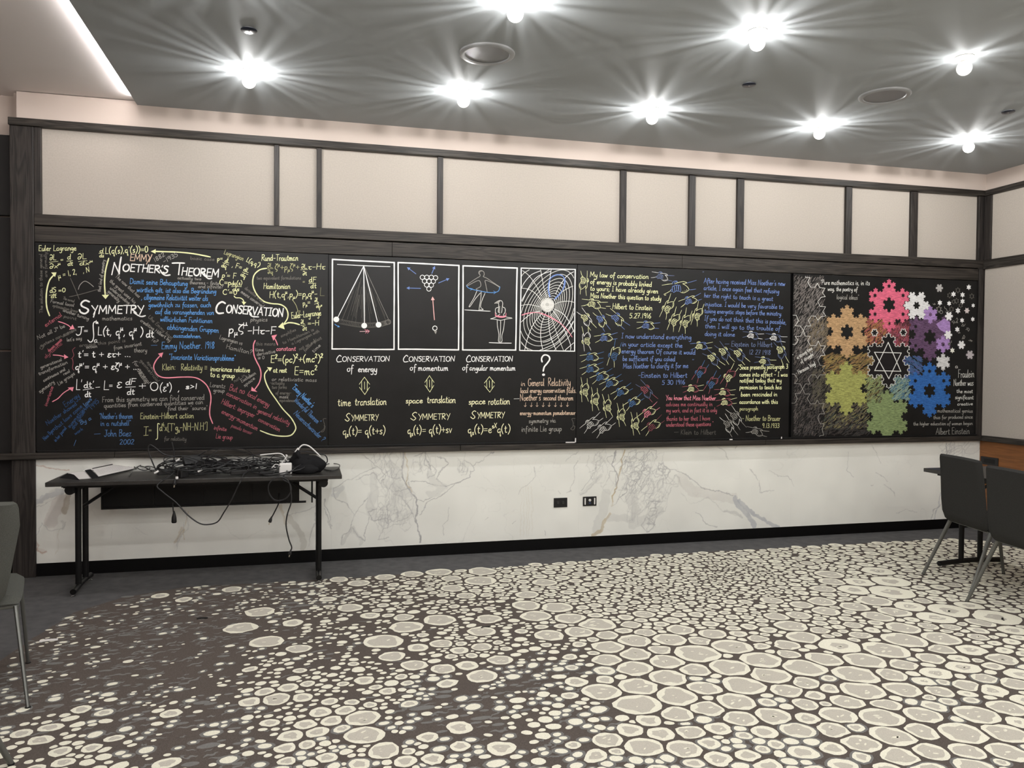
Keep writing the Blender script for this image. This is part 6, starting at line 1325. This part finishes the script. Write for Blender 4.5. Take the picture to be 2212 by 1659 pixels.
def inL(x, y): return x < 1780-(9 if (int(y/13) % 2) else 0)
scrib(1716, 598, 1780, 775, 900, [(.17,.15,.14),(.11,.10,.095),(.22,.20,.185)], 9, 1.0, 1.1, .8, inL)
scrib(1716, 775, 1780, 940, 600, [(.09,.08,.078),(.06,.055,.052),(.13,.11,.10)], 9, 1.0, 1.1, .7, inL)
scrib(1745, 685, 1790, 760, 260, [(.20,.16,.11),(.14,.115,.08)], 11, 1.0, 1.2, .8)
scrib(1780, 765, 1890, 815, 520, [(.28,.16,.07),(.18,.13,.05),(.12,.09,.05),(.30,.22,.08)], 12, .45, 1.5, .85)
scrib(1755, 800, 1795, 880, 200, [(.13,.12,.08),(.09,.08,.06)], 11, 1.0, 1.1, .7)
scrib(1780, 870, 1875, 925, 420, [(.15,.13,.07),(.09,.10,.08),(.10,.08,.07),(.24,.22,.10)], 10, .7, 1.2, .75)
scrib(1780, 915, 1880, 940, 160, [(.07,.06,.055),(.05,.05,.05)], 10, .6, 1.2, .7)
poly(SC, 'Z', [(1868,690),(1905,700),(1920,720),(1905,728),(1905,742),(1888,745),(1872,735),(1872,700)], (.25,.10,.06), .4, lay=.00008)
poly(SC, 'Z', [(1905,695),(1935,705),(1960,690),(1968,700),(1960,735),(1945,752),(1925,735),(1918,712)], (.25,.07,.09), .45, lay=.00008)
scrib(1868, 690, 1918, 742, 330, [(.30,.13,.06),(.40,.20,.08),(.20,.08,.05),(.34,.09,.10)], 9, .8, 1.5, .9)
scrib(1918, 700, 1962, 748, 300, [(.35,.08,.10),(.22,.05,.06),(.30,.08,.14),(.16,.06,.06)], 8, 1.3, 1.5, .9)
scrib(1872, 812, 1905, 870, 260, [(.22,.24,.10),(.16,.20,.12),(.12,.09,.04),(.28,.34,.14)], 12, .75, 1.5, .9)
scrib(1925, 815, 1965, 862, 320, [(.22,.30,.24),(.14,.24,.24),(.08,.16,.24),(.26,.34,.26)], 12, .75, 1.5, .9)
scrib(1950, 770, 1990, 815, 260, [(.06,.12,.26),(.09,.10,.24),(.05,.10,.20)], 8, -.5, 1.6, .9)
tag(SC.build('chalk_scribble', 'chalk', boards['D'][0]), 'hatched shading behind the snowflakes', kind='stuff')
flk = []
def flake(cx, cy, R, depth, col, rot=0., alpha=.52, lay=.0005, holes=(), hcol=None, name=SF, label=None):
    mb = MB(); poly(mb, 'Z', koch(cx, cy, R, depth, rot), col, alpha, lay=lay, holes=[koch(hx, hy, hr, 2, hrot) for hx, hy, hr, hrot in holes])
    o = mb.build(name, 'chalk', boards['D'][0])
    if label: o['label'] = label
    return mb
def minis(cx, cy, d, r, which=range(6)): return [(cx+d*XS*math.cos(math.radians(90+60*k)), cy-d*math.sin(math.radians(90+60*k)), r, 0) for k in which]
OR, PK, YL, GN_, BU, PU, WH = (.86,.55,.28), (.90,.18,.29), (.64,.66,.20), (.42,.55,.24), (.055,.22,.66), (.52,.32,.70), (.80,.80,.80)
flake(2008.5, 722, 60, 3, (.24,.13,.26), lay=.0002, holes=[(2008.5,728,17.5,0)]+minis(2008.5,726,41,4.5,(1,2,4)), alpha=.50, label='dark purple snowflake, partly covered')
flake(1829.6, 716.2, 59, 4, OR, holes=[(1829.6,717,18.5,0)], label='orange chalk snowflake')
flake(1920.3, 660, 58, 4, PK, holes=[(1920.3,658.5,18,0)]+minis(1920.3,658.5,40.5,5), alpha=.62, label='pink chalk snowflake', lay=.0006)
flake(1827.5, 839, 60, 4, YL, label='yellow chalk snowflake')
flake(1916, 900, 59, 4, GN_, label='green chalk snowflake')
flake(2007.7, 842, 61, 4, BU, holes=[(2007.7,844,17,0)]+minis(2007.7,843,41,5,(0,1,5)), label='blue chalk snowflake', alpha=.56)
flake(1980.2, 660, 34, 3, WH, 30, holes=[(1979.8,660,9.5,30)], lay=.0007, alpha=.7, label='white chalk snowflake')
flake(2009.6, 680, 20, 3, PU, holes=[(2009.6,679.5,5,0)], lay=.0004, alpha=.62, label='lilac chalk snowflake'); flake(2036.8, 743.5, 20, 3, PU, holes=[(2036.8,743.5,5.5,0)], lay=.0004, alpha=.62, label='lilac chalk snowflake')
flake(2037, 782, 19.5, 3, WH, lay=.0007, alpha=.65, label='white chalk snowflake')
poly_ = MB(); poly(poly_, 'Z', [(2022,700),(2040,688),(2052,696),(2053,716),(2046,722),(2030,712)], PU, .62, lay=.0003); poly_.build('chalk_patch', 'chalk', boards['D'][0])
sm_ = [(2029,622.3,10,30,(.42,.41,.40)),(2092.5,620.5,6.5,0,WH),(2059.5,635.5,6.6,0,WH),(2079,637,6.4,0,WH),(2079,651,6.4,0,WH),(2030,654,6.6,0,WH),(2050,655.5,6,0,WH),(2069,671,7,0,WH),(2088.5,671,7.3,30,(.62,.55,.54)),(2102,660,5,0,WH),(2049.5,683,11,30,WH),
       (2078,692,6,0,WH),(2101,689.5,5.5,0,WH),(2067.5,711.5,6.5,0,WH),(2048,723.5,11,30,WH),(2076.5,745,10.5,30,WH),(2057,757,6.5,0,(.78,.78,.70)),(2095,766.5,11,30,(.48,.44,.46))]
for i, (x, y, r, rot, c_) in enumerate(sm_): flake(x, y, r, 2 if r > 9 else 1, c_, rot, lay=.0008, alpha=.8)
mb = part('M', 'chalk_star_outline')
for x, y, r in ((2051,638,6),(2069,627,6),(2099,640,6),(2066,650,6),(2075,660,5),(2055,668,6),(2028,668,7),(2060,652,5)): stroke(mb, 'Z', koch(x, y, r, 1)+koch(x, y, r, 1)[:1], 1.0, 'f' if r < 7 else 'w', False)
for px, py, L in ((2085,700,12),(2070,720,9),(2065,690,9),(2055,736,8),(2080,728,10),(2090,712,9),(2018,655,8),(2040,662,9),(2036,672,8),(2060,700,8),(2092,735,7)):
    q_ = [(px, py)]; a_ = RJ.uniform(0, 6)
    for k in range(6): a_ += RJ.choice((1.05, -1.05, 2.1)); q_.append((q_[-1][0]+L*.45*math.cos(a_), q_[-1][1]+L*.45*math.sin(a_)))
    stroke(mb, 'Z', q_, .9, 'w', False)
# white-lined black central flake with the two interlaced triangles
mb = MB(); K = koch(1919.2, 779, 60.5, 3); poly(mb, 'Z', K, (.014, .012, .012), 1., lay=.0009); stroke(mb, 'Z', K+K[:1], 1.25, 'z', False, lay=.0012)
for c3 in (((1918.4,739.7),(1945.5,802),(1889.3,800.5)), ((1919.7,818),(1888.8,760.8),(1946.5,762.5))):
    for a_, b2 in zip(c3, c3[1:]+c3[:1]): stroke(mb, 'Z', [a_, b2], 2.3, 'z', False, lay=.0014)
mb.build('chalk_snowflake', 'chalk', boards['D'][0])['label'] = 'white outlined snowflake with a six-pointed star in its middle'
for x, y, r in ((1889,718.5,9),(1951,718,9)): 
    mb = MB(); K = koch(x, y, r, 2, 30); poly(mb, 'Z', K, (.014,.012,.012), 1., lay=.0009); stroke(mb, 'Z', K+K[:1], 1.1, 'z', False, lay=.0012); mb.build('chalk_snowflake', 'chalk', boards['D'][0])
# big outlines at the left
OL = part('M', 'chalk_outline')
for pts in ([(330,140),(332,158),(412,160),(370,240),(420,335),(500,337),(543,262),(590,345),(682,352),(632,430),(685,505),(612,515),(552,590),(590,680),(690,685),(640,775),(695,850),(610,862),(550,925),(510,855),(435,852),(383,930),(430,1028),(335,1030),(240,1215),(145,1218),(200,1285),(150,1358),(105,1358)],
            [(105,835),(165,838),(205,935),(145,1028),(240,1030),(290,1110),(330,1215),(418,1215),(370,1290),(420,1382),(520,1382),(560,1300),(600,1385),(690,1388)], [(685,1390),(635,1470),(682,1555),(605,1560),(555,1640)]): stroke(OL, 'M', pts, 10, 'z', False)
for pts in ([(620,0),(585,70),(625,170),(712,180),(668,260),(730,345),(620,348),(572,415),(535,348),(450,348),(398,430),(438,520),(345,518),(245,693),(150,700),(195,800),(145,880),(90,880)],
            [(95,330),(140,335),(205,430),(145,512),(245,515),(340,710),(435,705),(382,795),(440,893),(530,893),(570,820),(610,890),(700,885),(665,985),(708,1080),(610,1085),(580,1165),(625,1270),(700,1270),(660,1370),(690,1485),(620,1495),(600,1530)]): stroke(OL, 'O', pts, 9, 'w', False)
for rg, s_, x0, y0, x1, y1, h, c_ in [('M','"Pure mathematics is, in its',595,290,1485,298,86,'z'),('M','way, the poetry of',728,400,1262,410,78,'z'),('M','logical ideas"',888,548,1290,558,84,'w'),('M','"',110,1600,135,1590,60,'z'),('M','a strong time',190,1625,460,1445,66,'z'),('O','of struggle"',270,135,520,-40,66,'z'),
   ('O','- Hermann Weyl',180,355,548,160,82,'z'),('Q','Fraulein',1480,400,1785,392,150,'z'),('Q','Noether was',1392,552,1770,548,118,'z'),('Q','the most',1448,688,1760,690,74,'z'),('Q','significant',1420,805,1775,808,78,'z'),('Q','creative',1465,925,1760,918,62,'z'),
   ('Q','mathematical genius',1085,1055,1755,1058,74,'w'),('Q','thus far produced since',1012,1180,1755,1168,70,'w'),('Q','the higher education of women began',635,1300,1755,1290,66,'w'),('Q','Albert Einstein',1055,1470,1700,1460,125,'w'),('Q','a',1425,218,1480,218,80,'z')]: T(rg, NT, s_, x0, y0, x1, y1, h, c_, 8)
for key in ORDER:
    bd, nm_, lb = key
    o = PARTS[key].build(nm_, 'chalk', boards[bd][0])
    if nm_ not in (FR, 'chalk_outline', 'chalk_graph', 'chalk_brace', 'chalk_name'): o['kind'] = 'stuff'
    if nm_ == FR: o['label'] = 'white chalk frames'
    if nm_ in (PA, PT_): o['label'] = 'pink chalk marks'
